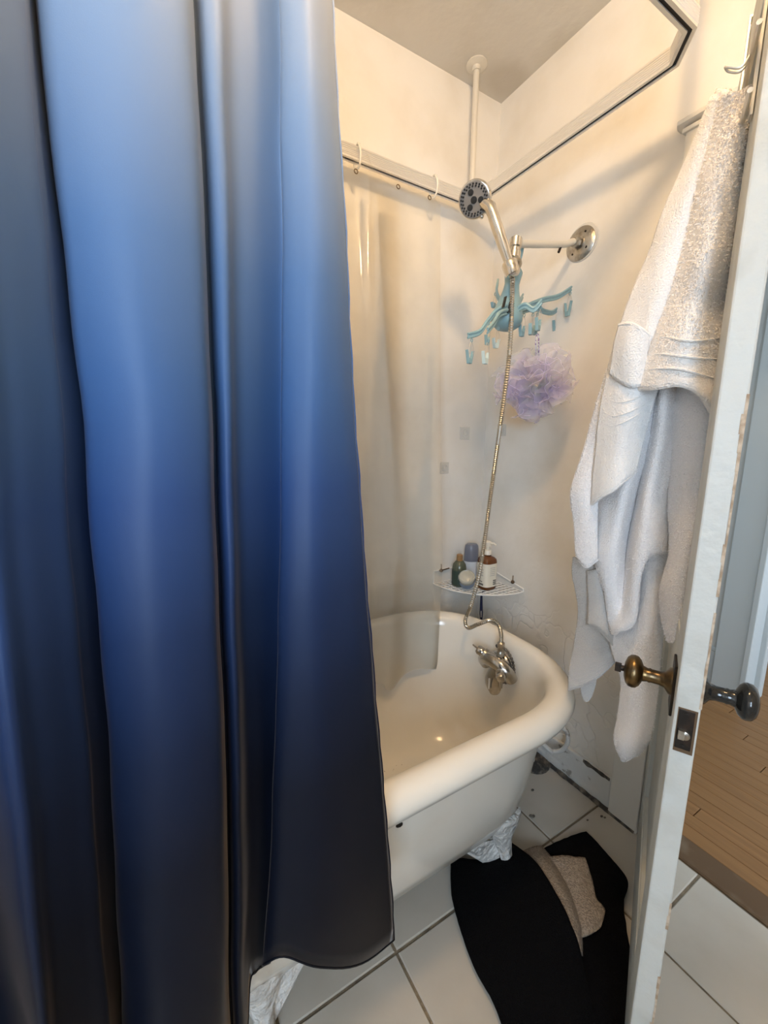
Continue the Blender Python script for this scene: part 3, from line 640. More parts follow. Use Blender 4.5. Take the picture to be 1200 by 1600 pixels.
def hemv(u):
    for (a, va), (b, vb) in zip(HEMP, HEMP[1:]):
        if a <= u <= b: return va + (vb-va)*(u-a)/(b-a)
lines = [(xz_line(f_[:3], f_[3]), f_[3]) for f_ in folds]
hemz = [ony(f_[2], hemv(f_[2]), min(f_[3]-.045, -.842)).z if f_[2] >= 384 else .40 for k, f_ in enumerate(folds)]
rows = []; NZ = 64
for i in range(NZ+1):
    t = i/NZ; ctrl = []
    for (P, y) in lines:
        zt, zb = 2.098, hemz[len(ctrl)]
        z = zt + (zb-zt)*t
        x = quad(P, max(z, .30))
        dy = -.012 if z > 1.7 else (-.012*(z-1.2)/.5 if z > 1.2 else .045*min(1, (1.2-z)/.6))
        yy = y - dy
        kk = min(1, max(0, (z-1.65)/.45)); yy = yy*(1-.55*kk) + -.80*.55*kk
        if z < .75: yy = min(yy, -.842 + .0*z)
        ctrl.append(V((x, yy, z)))
    # run on to the left beyond the picture with more folds
    xl = ctrl[0].x; left = [V((xl - .62 + .62*k/13, -.865 + .033*cos(k*2.2+.6), ctrl[0].z)) for k in range(13)]
    rows.append(spline(left + ctrl, 6))
n_ = len(rows[0])
for i, r_ in enumerate(rows):
    for j, p in enumerate(r_):
        p.y += .004*noise.noise(V((p.x*14, p.z*5, 2))); p.x += .003*noise.noise(V((p.x*6, p.z*9, 5)))*(1 if j < n_-8 else .8)
sc_ = obj('shower_curtain', MB().grid(rows), mOMBRE, auto=0, solid=.0008)
tag(sc_, 'satin shower curtain fading from pale blue to navy', 'shower curtain')
# stitched hem down the free edge
obj('edge_hem', MB().tube([r_[-1] + V((.0008*sin(i*2.1), 0, 0)) for i, r_ in enumerate(rows)], .0017, 6), mOMBRE, sc_)
obj('bottom_hem', MB().tube(rows[-1], .0018, 6), mOMBRE, sc_)
for k in range(7):
    x = -1.74 + k*.115
    ring('curtain_ring', (x, -.80, TZ+.012), 'clear plastic ring carrying the blue curtain on the front track', 'curtain ring', 'blue curtain rings', .034, m=mCLR)

# ------------------------------------------------------------------ wall pads, corner shelf and bottles
def pad(c, n, s, label):
    n = V(n); t1 = V((n.y, n.x, 0)) if abs(n.x) < .5 else V((0, 1, 0)); r = thing('adhesive_pad', label, 'wall pad', c, 'adhesive pads on the tub walls')
    obj('base_plate', MB().obox(V(c)+n*.0018, t1*s, V((0, 0, s*1.02)), n*.0018), mPUTTY, r, smooth=False, bevel=.002)
    for q in (.62, .34): obj('ridge', MB().tube([V(c)+n*.004+(t1*cos(a)+V((0,0,1))*sin(a))*s*q for a in [2*pi*k/20 for k in range(20)]], .0016, 6, closed=True), mPUTTY, r)
    return r
pad(ony(726, 677), (0, -1, 0), .026, 'translucent square adhesive pad on the back wall near the corner')
pad(ony(694, 731), (0, -1, 0), .023, 'translucent square adhesive pad beside the clear liner edge')
pad(onx(784, 672), (-1, 0, 0), .024, 'faint square adhesive pad behind the hose on the right wall')

SZ = .655; SR = .262
sh = thing('corner_shelf', 'white wire corner shelf with a curved front above the tub', 'shelf', (-.08, -.08, SZ))
arc = []
for k in range(25):
    a = (pi/2)*k/24; rr2 = SR*(1 + .02*sin(2*a))
    arc.append(V((-rr2*cos(a)*1.0-.004, -rr2*sin(a)-.004, SZ)))
obj('front_rim', MB().tube(arc, .0033, 8), mWHITEW, sh)
obj('back_rail', MB().tube([(-SR-.004, -.004, SZ), (-SR-.004, -.004, SZ+.055), (-.006, -.004, SZ+.06)], .003, 8), mWHITEW, sh)
obj('back_rail', MB().tube([(-.004, -SR-.004, SZ), (-.004, -SR-.004, SZ+.012), (-.004, -.006, SZ+.06)], .003, 8), mWHITEW, sh)
obj('back_rail', MB().tube([(-SR-.004, -.004, SZ), (-.004, -.004, SZ), (-.004, -SR-.004, SZ)], .0025, 8), mWHITEW, sh)
def arc_lim(q):
    best = 0
    for p in arc:
        if abs(p.x) >= q: best = max(best, abs(p.y)) if abs(p.x) >= q else best
    return best
for k in range(1, 12):
    q = SR*k/12; lim = max([abs(p.y) for p in arc if abs(p.x) >= q] + [.006])
    obj('wire', MB().tube([(-q, -.005, SZ), (-q, -lim, SZ)], .0021, 6), mWHITEW, sh)
    obj('wire', MB().tube([(-.005, -q, SZ+.001), (-lim, -q, SZ+.001)], .0021, 6), mWHITEW, sh)
for c in ((-.012, -.215, SZ+.028), (-.232, -.012, SZ+.056)):
    obj('rusty_mount', MB().sphere(c, .008, 8, 6).tube([c, (c[0]-.004, c[1]-.004, c[2]+.03)], .0015, 6), mRUST, sh)
obj('rusty_mount', MB().tube([(-.24, -.01, SZ+.055), (-.185, -.008, SZ+.058)], .003, 6), mRUST, sh)

SB = SZ + .0025
def on_shelf(u, v): return onz(u, v, SB)
# pump bottle: amber with cream label
mAMB = plastic('amber_plastic', (.16, .055, .015), .12, .2); mCREAM = mat('cream_label', (.78, .74, .63), .5); mINK = mat('label_ink', (.16, .15, .13), .6); mCAPW = mat('cream_cap', (.78, .74, .64), .35)
def octo(c, r, z0, z1, cr_=.35):
    """rounded square outline loops"""
    def lp(z, s): return [V((c[0]+s*r*math.copysign(abs(cos(a))**.55, cos(a)), c[1]+s*r*math.copysign(abs(sin(a))**.55, sin(a)), z)) for a in [2*pi*k/32+.02 for k in range(32)]]
    return lp
c = (-.108, -.158); pb = thing('pump_bottle', 'amber pump bottle with cream label on the wire shelf', 'bottle', (*c, SB))
lp = octo(c, .034, 0, 0)
obj('body', MB().loft([lp(SB, .9), lp(SB+.006, 1), lp(SB+.118, 1), lp(SB+.128, .93), lp(SB+.135, .72), lp(SB+.139, .40), lp(SB+.150, .38)], True, True), mAMB, pb)
lb = obj('label', MB().loft([lp(SB+.014, 1.015), lp(SB+.112, 1.015)]), mCREAM, pb)
toc = (V((CAM.x, CAM.y, 0)) - V((*c, 0))).normalized(); sd_ = V((toc.y, -toc.x, 0))
# printed blocks on the label faces (-x side and -y side)
def print_x(y0, y1, z0, z1): return MB().box((c[0]-.0349, c[1]+y0, SB+z0), (c[0]-.0343, c[1]+y1, SB+z1))
def print_y(x0, x1, z0, z1): return MB().box((c[0]+x0, c[1]-.0349, SB+z0), (c[0]+x1, c[1]-.0343, SB+z1))
mPR = mat('label_print', (.55, .53, .48), .6)
mb = MB()
for k in range(5): obj('printed_text', print_y(-.014, .014, .062+.008*k, .0655+.008*k), mPR, lb, smooth=False)
mb = MB()
for b_ in [print_y(.004, .020, .022+.008*k, .0275+.008*k) for k in range(3)] + [print_x(-.018, .018, .020, .028), print_x(-.012, .012, .034, .038)]: obj('printed_text', b_, mINK, lb, smooth=False)
mb = MB(); 
for k in range(3): obj('printed_text', print_x(-.016, .010-.003*k, .060+.012*k, .066+.012*k), mPR, lb, smooth=False)
pc = obj('pump', MB().lathe((*c, SB+.146), (0, 0, 1), [(.0165, 0), (.0165, .016), (.014, .019), (.006, .020), (.006, .034), (.012, .036), (.013, .052), (.009, .056)], 20), mCAPW, pb)
obj('nozzle', MB().tube([(c[0], c[1], SB+.192), (c[0]+.012, c[1]-.022, SB+.194), (c[0]+.014, c[1]-.030, SB+.188)], [.0055, .005, .004], 10), mCAPW, pc)
# green bottle with brown cap
mGRN = plastic('green_glass', (.10, .115, .08), .2, .15); mBRN = mat('brown_cap', (.30, .17, .07), .45); mDGL = mat('dark_green_label', (.035, .06, .045), .5)
c2 = (-.188, -.078); gb = thing('lotion_bottle', 'green round-shouldered bottle with brown cap on the wire shelf', 'bottle', (*c2, SB))
obj('body', MB().lathe((*c2, SB), (0, 0, 1), [(.026, 0), (.030, .004), (.030, .078), (.027, .094), (.018, .106), (.012, .110)], 26), mGRN, gb)
obj('label', MB().lathe((*c2, SB), (0, 0, 1), [(.0304, .010), (.0304, .070)], 26, False, False), mDGL, gb)
obj('printed_text', MB().obox((c2[0]-.022, c2[1]-.0215, SB+.045), V((.002, -.002, 0))*.15, V((.002, .002, 0)), V((0, 0, .010))), mPR, gb, smooth=False)
obj('cap', MB().lathe((*c2, SB+.108), (0, 0, 1), [(.0125, 0), (.0130, .002), (.0130, .026), (.011, .028)], 20), mBRN, gb)
# blue-grey bottle at the back
mBLU = mat('blue_grey_plastic', (.16, .18, .24), .3); mLBL = mat('pale_label', (.60, .66, .74), .5)
c3 = (-.110, -.064); bb_ = thing('shampoo_bottle', 'tall blue-grey bottle behind the others on the wire shelf', 'bottle', (*c3, SB))
def ov(z, s): return [V((c3[0]+.036*s*cos(a)*.85+.018*s*sin(a)*-.3, c3[1]+.028*s*sin(a), z)) for a in [2*pi*k/28 for k in range(28)]]
obj('body', MB().loft([ov(SB, .92), ov(SB+.005, 1), ov(SB+.145, .94), ov(SB+.163, .86), ov(SB+.170, .68), ov(SB+.172, .3)], True, True), mBLU, bb_)
obj('label', MB().loft([ov(SB+.02, 1.02), ov(SB+.095, .985)]), mLBL, bb_)
# small clear jar lying in front
c4 = (-.180, -.122); jr = thing('cream_jar', 'small blue jar with clear lid in front of the green bottle', 'jar', (*c4, SB))
mJAR = mat('pale_blue_jar', (.28, .36, .48), .2); mJLID = mat('grey_clear_lid', (.46, .47, .42), .25)
tl_ = V((-.48, -.44, .76)).normalized()
jb = obj('body', MB().lathe(V((*c4, SB+.020)), tl_, [(.024, 0), (.030, .005), (.031, .034), (.030, .038)], 26), mJAR, jr)
obj('foot_ring', MB().lathe(V((*c4, SB+.020)), tl_, [(.026, 0), (.0305, .006)], 26, False, False), mLBL, jb)
obj('lid', MB().lathe(V((*c4, SB+.020))+tl_*.036, tl_, [(.0315, -.002), (.0335, .003), (.0335, .016), (.030, .020), (.027, .018), (.020, .0215), (.001, .022)], 28), mJLID, jr)

# razor hanging below the shelf
z_ = onx(752, 936, -.165); z2 = onx(752, 968, -.165)
mNAVY = mat('navy_handle', (.012, .016, .05), .2)
rz = thing('razor', 'slim navy razor handle hanging under the wire shelf', 'razor', z2+V((0, 0, -.01)))
obj('handle', MB().tube([z_+V((0,0,.018)), z_.lerp(z2, .3), z_.lerp(z2, .7), z2+V((0,0,-.008))], [.0045, .006, .0075, .004], 10), mNAVY, rz)
obj('hook', MB().tube([z_+V((0,0,.014)), z_+V((.004,0,.03)), (z_.x+.012, z_.y, SZ+.004)], .0022, 6), mNAVY, rz)
obj('grip_highlight', MB().tube([z_.lerp(z2, .55)+V((-.006,-.005,0)), z_.lerp(z2, .85)+V((-.006,-.005,0))], .0018, 6), mGREYP, rz)

# ------------------------------------------------------------------ clip hanger and bath pouf
HY = -.385
ht = ony(803, 424, HY); hb = ony(789, 516, HY); hax = (ht-hb)
hg = thing('clip_hanger', 'teal plastic octopus clip hanger hanging from the shower arm', 'clip hanger', hb)
Lh = hax.length
hub = obj('hub', MB().lathe(hb, hax, [(r_, h_*Lh) for r_, h_ in ((.006, 0), (.030, .03), (.042, .09), (.047, .17), (.046, .26), (.040, .38), (.032, .52), (.025, .66), (.022, .78), (.025, .90), (.027, .97), (.022, 1.02))], 26), mTEAL, hg)
obj('hook_loop', MB().tube(spline([ht+V((.0, 0, -.01)), ht+V((.02, 0, .03)), ht+V((.03, 0, .075)), ht+V((.015, 0, .095)), ht+V((0, 0, .075))], 5), .005, 8), mTEAL, hub)
for u, v in ((788, 472), (796, 480)): 
    p = ony(u, v, HY-.040); obj('slot', MB().obox(p, V((.003, 0, .001)), V((0, .003, 0)), V((.004, 0, .016))), mBLACKP, hub, smooth=False)
arms = [  # traced centre line, depth offset at the tip
    ([(792, 476), (776, 484), (762, 500), (750, 516), (731, 522)], -.02),
    ([(796, 484), (781, 488), (772, 502), (762, 514)], -.11),
    ([(795, 478), (782, 468), (776, 455), (778, 437)], .12),
    ([(806, 478), (812, 470), (817, 460)], .10),
    ([(803, 487), (813, 478), (822, 475), (834, 481), (847, 468)], -.10),
    ([(808, 484), (830, 474), (850, 466), (872, 461), (893, 448)], .0),
    ([(806, 486), (835, 480), (852, 485), (864, 486), (877, 476)], .07)]
for pts_, off in arms:
    n_ = len(pts_)-1; P = spline([ony(u, v, HY + off*(k/n_) - (.03 if off < 0 else 0)*(1-k/n_)) for k, (u, v) in enumerate(pts_)], 6)
    am = obj('arm', MB().tube(P, [.0058 - .0022*k/(len(P)-1) for k in range(len(P))], 8), mTEAL, hg)
    obj('flange_edge', MB().tube([p+V((0, 0, -.0105)) for p in P], .0032, 6), mTEAL, am)
    obj('flange_edge', MB().add(*(lambda mb_: (mb_.v, mb_.f))(MB().grid([[p, p+V((0, 0, -.010))] for p in P]))), mTEAL, am, solid=.0022)
def clip(u, v, off, m, h=.056, rz_=0):
    h *= 1.12
    """spring peg: hook eye, wire bow and two tapering jaws; top at the pixel"""
    t = ony(u, v, HY+off); x = V((cos(rz_), sin(rz_), 0))*1.25; y = V((-sin(rz_), cos(rz_), 0))*1.4; Z = V((0, 0, 1))
    cl = obj('clip', MB().prism([t+x*.0125-Z*.030, t+x*.0105-Z*.030, t+x*.002-Z*h, t+x*.0055-Z*h], y*.007).prism([t-x*.0125-Z*.030, t-x*.0105-Z*.030, t-x*.002-Z*h, t-x*.0055-Z*h], y*.007).obox(t-Z*(h-.008)+y*.0035, x*.0050, y*.0036, Z*.0075), m, hg, smooth=False, bevel=.0008)
    obj('wire_bow', MB().tube(spline([t+x*.008-Z*.040, t+x*.007-Z*.022, t+x*.003-Z*.010, t-Z*.007, t-x*.003-Z*.010, t-x*.007-Z*.022, t-x*.008-Z*.040], 3), .0010, 6), mRACK, cl)
    obj('eye', MB().tube([t+V((0, .004*cos(a), -.003+.005*sin(a))) for a in [2*pi*k/10 for k in range(10)]], .0014, 6, closed=True), mTEAL, cl)
for a in ((737, 530, -.02, mTEAL, .060, .2), (762, 531, -.10, mTEALC, .056, .3), (765, 507, -.04, mTEAL, .050, .5), (778, 512, -.02, mTEALC, .052, .1), (819, 491, -.02, mTEAL, .058, .2), (833, 490, -.06, mTEAL, .054, .6), (845, 480, -.09, mTEAL, .058, .3), (840, 490, -.04, mTEAL, .056, 1.1), (871, 487, .06, mTEAL, .058, .2), (891, 457, .0, mTEAL, .068, 1.35), (774, 458, .10, mTEAL, .040, .4)): clip(*a)

pc_ = ony(838, 600, -.40); pf = thing('bath_pouf', 'lilac mesh bath pouf hanging from the teal clip hanger', 'bath pouf', pc_+V((0, 0, -.1)))
mb = MB(); me_ = MB(); rnd = random.Random(5)
for k in range(110):
    z_ = rnd.uniform(-1, 1); a = rnd.uniform(0, 2*pi); d_ = V((sqrt(1-z_*z_)*cos(a), sqrt(1-z_*z_)*sin(a), z_))
    t1 = d_.orthogonal().normalized(); t1.rotate(Matrix.Rotation(rnd.uniform(0, 2*pi), 3, d_)); t2 = d_.cross(t1)
    R_ = rnd.uniform(.075, .125); wd = rnd.uniform(.030, .055); ph = rnd.uniform(0, 6.28); curl = rnd.uniform(.4, 1.6)*rnd.choice((-1, 1)); rows = []
    for i in range(8):
        q = i/7; row = []
        for j in range(15):
            s_ = (j/14-.5)*2
            sway = .020*q*sin(2.6*s_+ph) + .008*q*sin(7*s_+ph*2)
            p = d_*(.015 + R_*sin(q*1.45) - .022*q*s_*s_) + t1*(wd*s_*(.25+.75*q)) + t2*(sway + .030*curl*q*q)
            row.append(pc_ + V((p.x*1.05, p.y*.95, p.z*.92)))
        rows.append(row)
    mb.grid(rows)
    if k % 3 == 0: me_.tube(rows[-1], .0004, 4)
nt_ = obj('netting', mb, mNET, pf, auto=0)
mLIL = mat('lilac_thread', (.56, .50, .74), .7); mROPE = mat('white_purple_cord', (.80, .76, .80), .8, col2=(.35, .22, .40), nscale=160, ndetail=0, lo=.5, hi=.55)
obj('netting_edge', me_, mLIL, nt_)['kind'] = 'stuff'; nt_['kind'] = 'stuff'
ct_ = ony(840, 524, -.43)
obj('cord_loop', MB().tube(spline([pc_+V((.006, 0, .07)), ct_+V((.008, 0, -.03)), ct_+V((.004, 0, .0)), ct_+V((-.004, 0, .0)), ct_+V((-.006, 0, -.03)), pc_+V((-.004, 0, .07))], 6), .0022, 7), mROPE, pf)

# ------------------------------------------------------------------ over-door rack and towels
rk = thing('over_door_rack', 'metal over-door hook rack on the bathroom side of the door', 'hook rack', D(.2, .02, 1.70))
for s in (.065, .36):
    st_ = obj('strap', dbox(MB(), s-.009, s+.009, .0015, .0045, 1.70, 2.024).add(*(lambda b_: (b_.v, b_.f))(dbox(MB(), s-.009, s+.009, -DT-.004, .0045, 2.022, 2.026))).add(*(lambda b_: (b_.v, b_.f))(dbox(MB(), s-.009, s+.009, -DT-.005, -DT-.002, 1.99, 2.026))), mRACK, rk, smooth=False)
for z in (1.715, 1.79): obj('cross_wire', MB().tube([D(.03, .009, z), D(.50, .009, z)], .0035, 8), mRACK, rk)
for s in (.085, .20, .32, .44):
    obj('hook', MB().tube(spline([D(s-.004, .008, 1.795), D(s-.004, .018, 1.778), D(s-.004, .032, 1.783), D(s, .037, 1.788), D(s+.004, .032, 1.783), D(s+.004, .018, 1.778), D(s+.004, .008, 1.795)], 5), .0019, 8), mRACK, rk)

def sheet(name, rows, m, label, ku=8, kv=8, amp=.003, sc=60, th=.004, parent=None, group=None, d0=0, fold=1.0):
    dm = [sum(r[k][2] for r in rows)/len(rows) for k in range(len(rows[0]))]; dmn = min(dm)
    rows = [[(u, v, dmn + (d-dmn)*fold + .006*noise.noise(V((u*.045, v*.012, len(rows))))) for u, v, d in r] for r in rows]
    R = surf([[atd(u, v, d+d0) for u, v, d in r] for r in rows], ku, kv)
    R = rough(R, amp*.35, sc*2.2, len(name)); R = rough(R, .0016, 14, 9)
    o = obj(name, MB().grid(R), m, parent, auto=0, solid=th)
    if not parent: tag(o, label, 'towel', group)
    return o, R
def pile(o, R, m, n, ln, seed=1):
    """short cotton loops standing off the camera-side of a towel, too many to count"""
    rn = random.Random(seed); vs, fs = [], []; a_, b_ = len(R), len(R[0]); mb_ = MB()
    for k in range(n):
        fi, fj = rn.random()*(a_-1.001), rn.random()*(b_-1.001); i, j = int(fi), int(fj); p = R[i][j].lerp(R[i][j+1], fj-j).lerp(R[i+1][j].lerp(R[i+1][j+1], fj-j), fi-i)
        nrm = (R[i][j+1]-R[i][j]).cross(R[i+1][j]-R[i][j]); nrm = nrm.normalized() if nrm.length > 1e-12 else V((-1, 0, 0))
        if nrm.dot(CAM-p) < 0: nrm = -nrm
        d_ = (nrm + V((rn.uniform(-.9, .9), rn.uniform(-.9, .9), rn.uniform(-1.4, .1)))).normalized()*ln*rn.uniform(.7, 1.3)
        sd1 = d_.cross(nrm + V((rn.uniform(-.5, .5), rn.uniform(-.5, .5), rn.uniform(-.5, .5)))).normalized()*ln*.22
        q = p + nrm*.002; c_ = len(vs); vs += [q-sd1, q+sd1, q+d_+sd1*.6, q+d_-sd1*.6]; fs.append((c_, c_+1, c_+2, c_+3))
    mb_.v = vs; mb_.f = fs
    pl_ = obj('pile', mb_, PILE[m], o, auto=0); pl_['kind'] = 'stuff'
def hem(o, pts_, m, r=.0028, name='hem'): obj(name, MB().tube(pts_, r, 7), m, o)
A_, R = sheet('bath_towel', [
    [(1124,138,.88),(1136,140,.855),(1150,146,.845),(1166,138,.85),(1182,132,.87)],
    [(1106,205,.89),(1122,205,.865),(1142,210,.845),(1158,212,.85),(1170,215,.87)],
    [(1084,300,.90),(1100,300,.868),(1120,305,.85),(1140,305,.855),(1162,300,.88)],
    [(1060,400,.905),(1080,400,.872),(1102,405,.85),(1126,405,.86),(1152,400,.89)],
    [(1043,460,.905),(1065,462,.872),(1088,470,.855),(1112,472,.87),(1140,465,.90)],
    [(1020,520,.905),(1045,522,.870),(1072,527,.852),(1100,527,.86),(1134,520,.895)],
    [(1002,575,.905),(1032,572,.868),(1062,573,.850),(1092,580,.855),(1130,590,.89)],
    [(994,607,.905),(1026,605,.868),(1062,600,.850),(1094,614,.85),(1120,652,.875)]], mPLUSH, 'thick plush bath towel, topmost on the rack, cream-white with banded hem', 10, 10, .0035, 75, .010, fold=1.25)
n_ = len(R); hem(A_, R[-1], mPLUSH, .0052); pile(A_, R[:int(n_*.78)], mPLUSH, 9000, .0055, 1); pile(A_, R[int(n_*.80):], mPLUSH, 5000, .004, 2)
for fr_ in (.73, .80, .86): 
    i = int(n_*fr_); obj('woven_band', MB().tube([p + (CAM-p).normalized()*.0075 for p in R[i]], .0020, 6), mTHIN, A_)
B_, R = sheet('bath_towel', [
    [(1112,152,.90),(1118,148,.885),(1126,146,.875),(1134,148,.88),(1142,150,.90)],
    [(1080,235,.92),(1088,238,.895),(1100,240,.885),(1114,238,.885),(1130,236,.905)],
    [(1042,318,.93),(1056,320,.905),(1072,318,.895),(1092,322,.90),(1112,320,.915)],
    [(1016,392,.935),(1030,394,.912),(1050,394,.90),(1072,400,.905),(1092,400,.92)],
    [(985,465,.94),(1004,474,.915),(1024,478,.90),(1046,474,.91),(1068,465,.925)],
    [(962,535,.94),(984,548,.912),(1005,548,.905),(1024,540,.915),(1046,530,.93)],
    [(950,580,.942),(972,590,.915),(994,590,.905),(1014,585,.915),(1036,580,.93)],
    [(938,640,.945),(958,650,.92),(980,645,.905),(1000,635,.912),(1022,625,.93)],
    [(930,715,.948),(948,722,.925),(968,708,.912),(988,692,.915),(1008,676,.93)],
    [(925,788,.95),(940,776,.928),(958,766,.915),(974,752,.915),(992,738,.93)]], mTHIN, 'thin white bath towel with a folded corner, under the plush towel', 9, 9, .0025, 60, .006, fold=1.2)
n_ = len(R); pile(B_, R, mTHIN, 9000, .0022, 3); hem(B_, R[-1], mTHIN, .0035); hem(B_, [r_[0] for r_ in R], mTHIN, .003)
for fr_ in (.74, .77, .80): obj('woven_band', MB().tube([p + (CAM-p).normalized()*.0035 for p in R[int(n_*fr_)]], .0013, 6), mTHIN, B_)
# folded-over corner flap of the thin towel
fo, R = sheet('folded_corner', [[(968,508,.925),(985,506,.90),(1003,515,.892),(1014,524,.90)], [(960,540,.928),(978,545,.90),(998,552,.893),(1010,556,.905)], [(952,585,.932),(972,600,.908),(990,606,.897),(1006,600,.91)]], mTHIN, '', 8, 8, .002, 60, .005, B_)
hem(fo, R[0], mTHIN, .0035)
F_, R = sheet('hand_towel', [
    [(950,575,.965),(956,580,.955),(962,585,.95)],
    [(930,640,.975),(938,648,.96),(948,655,.955)],
    [(914,700,.985),(926,705,.968),(940,712,.96)],
    [(893,768,.99),(910,765,.97),(936,758,.965)],
    [(898,815,.99),(914,820,.972),(934,815,.965)],
    [(901,868,.99),(915,886,.975),(934,874,.968)]], mTERRY, 'white hand towel hanging beside the thin bath towel towards the tub', 8, 8, .0025, 60, .006)
pile(F_, R, mTERRY, 3500, .003, 4); hem(F_, R[-1], mTERRY, .003); hem(F_, [r_[0] for r_ in R], mTERRY, .003)
C_, R = sheet('terry_towel', [
    [(1000,540,.96),(1012,545,.95),(1026,545,.935),(1040,548,.948),(1056,548,.935),(1076,550,.948),(1104,555,.943)],
    [(980,600,.955),(995,605,.945),(1010,606,.930),(1026,608,.945),(1040,610,.93),(1060,612,.945),(1090,620,.94)],
    [(960,680,.965),(978,690,.95),(998,690,.935),(1014,690,.955),(1030,690,.935),(1048,690,.945),(1072,690,.945)],
    [(938,770,.97),(958,772,.952),(976,776,.94),(994,780,.965),(1010,776,.938),(1028,770,.94),(1052,748,.95)],
    [(922,850,.97),(944,850,.95),(966,840,.945),(980,850,.972),(998,842,.94),(1018,830,.938),(1044,805,.95)],
    [(934,890,.97),(946,905,.955),(960,905,.955),(974,930,.965),(990,915,.945),(1012,868,.94),(1041,856,.95)],
    [(942,918,.972),(946,926,.965),(955,985,.97),(968,985,.955),(992,968,.948),(1003,880,.946),(1040,862,.955)]], mTERRY, 'white terry towel with zigzag bottom edge below the plush towel', 9, 11, .0035, 75, .007, fold=1.9)
pile(C_, R, mTERRY, 9000, .0032, 5); hem(C_, R[-1], mTERRY, .0036); hem(C_, [r_[0] for r_ in R], mTERRY, .003)
D_, R = sheet('long_towel', [
    [(992,800,1.0),(1006,800,.978),(1024,800,.972),(1046,800,.985)],
    [(988,880,1.0),(1004,880,.975),(1022,880,.968),(1044,880,.982)],
    [(975,960,1.0),(996,965,.975),(1016,965,.966),(1038,960,.98)],
    [(955,1000,1.005),(988,1020,.975),(1010,1025,.966),(1032,1020,.98)],
    [(972,1060,1.005),(990,1065,.975),(1008,1068,.966),(1028,1062,.98)],
    [(968,1115,1.005),(986,1120,.975),(1004,1120,.966),(1022,1112,.98)],
    [(962,1155,1.0),(976,1162,.975),(994,1162,.968),(1014,1150,.98)],
    [(974,1188,.995),(980,1186,.98),(990,1180,.975),(1002,1172,.985)]], mTERRY, 'white towel hanging lowest, rolled end behind the brass knob', 9, 10, .003, 75, .010, fold=1.3)
pile(D_, R, mTERRY, 8000, .004, 6); hem(D_, R[-1], mTERRY, .004); obj('woven_band', MB().tube([p + (CAM-p).normalized()*.0045 for p in R[int(len(R)*.82)]], .0015, 6), mTHIN, D_)
E_, R = sheet('terry_towel', [
    [(1062,560,.95),(1086,562,.92),(1110,565,.915),(1128,565,.93)],
    [(1052,640,.95),(1080,645,.92),(1104,650,.915),(1122,650,.93)],
    [(1050,720,.952),(1072,724,.922),(1096,724,.915),(1112,720,.93)],
    [(1046,790,.952),(1064,795,.925),(1084,795,.918),(1100,790,.93)],
    [(1048,860,.95),(1060,862,.926),(1072,862,.92),(1090,858,.932)],
    [(1034,920,.95),(1046,924,.93),(1062,924,.922),(1078,918,.935)],
    [(1036,965,.948),(1046,970,.932),(1058,968,.925),(1070,960,.937)],
    [(1046,1002,.945),(1050,1003,.937),(1054,1000,.932),(1060,992,.94)]], mTERRY, 'narrow white towel tail hugging the door above the knob', 9, 10, .003, 75, .008)
pile(E_, R, mTERRY, 6000, .004, 7); hem(E_, R[-1], mTERRY, .003); hem(E_, [r_[0] for r_ in R], mTERRY, .003)
G_, R = sheet('grey_towel', [
    [(896,870,1.04),(912,872,1.025),(930,872,1.02),(950,870,1.03)],
    [(895,900,1.045),(914,905,1.025),(934,905,1.018),(956,900,1.03)],
    [(904,950,1.05),(920,952,1.03),(940,950,1.02),(962,945,1.035)],
    [(897,1010,1.055),(918,1008,1.034),(942,1005,1.024),(970,995,1.038)],
    [(890,1045,1.056),(914,1040,1.036),(940,1032,1.028),(972,1012,1.04)],
    [(888,1078,1.056),(912,1070,1.038),(938,1055,1.032),(968,1025,1.042)]], mGREYT, 'grey towel with ribbed hem hanging behind the white ones near the rim', 9, 9, .002, 50, .006)
n_ = len(R); pile(G_, R[:int(n_*.7)], mGREYT, 3500, .0025, 8); hem(G_, R[-1], mGREYT, .003)
for k in range(8): obj('rib', MB().tube([p + (CAM-p).normalized()*.003 for p in R[n_-3-k*2]], .0014, 6), mGREYT, G_)
fo, R = sheet('lower_corner', [[(904,1058,1.062),(920,1056,1.06),(936,1046,1.06)], [(908,1080,1.064),(920,1085,1.062),(930,1070,1.062)], [(912,1092,1.066),(917,1096,1.064),(924,1088,1.064)]], mGREYT, '', 6, 6, .001, 50, .005, G_)
fo, R = sheet('tucked_fold', [[(918,892,1.012),(932,890,1.0),(946,892,1.005)], [(920,945,1.014),(936,940,1.002),(952,938,1.006)], [(918,975,1.016),(938,985,1.004),(960,1010,1.008)]], mGREYT, '', 6, 6, .001, 50, .006, G_)
hem(fo, R[-1], mGREYT, .003)

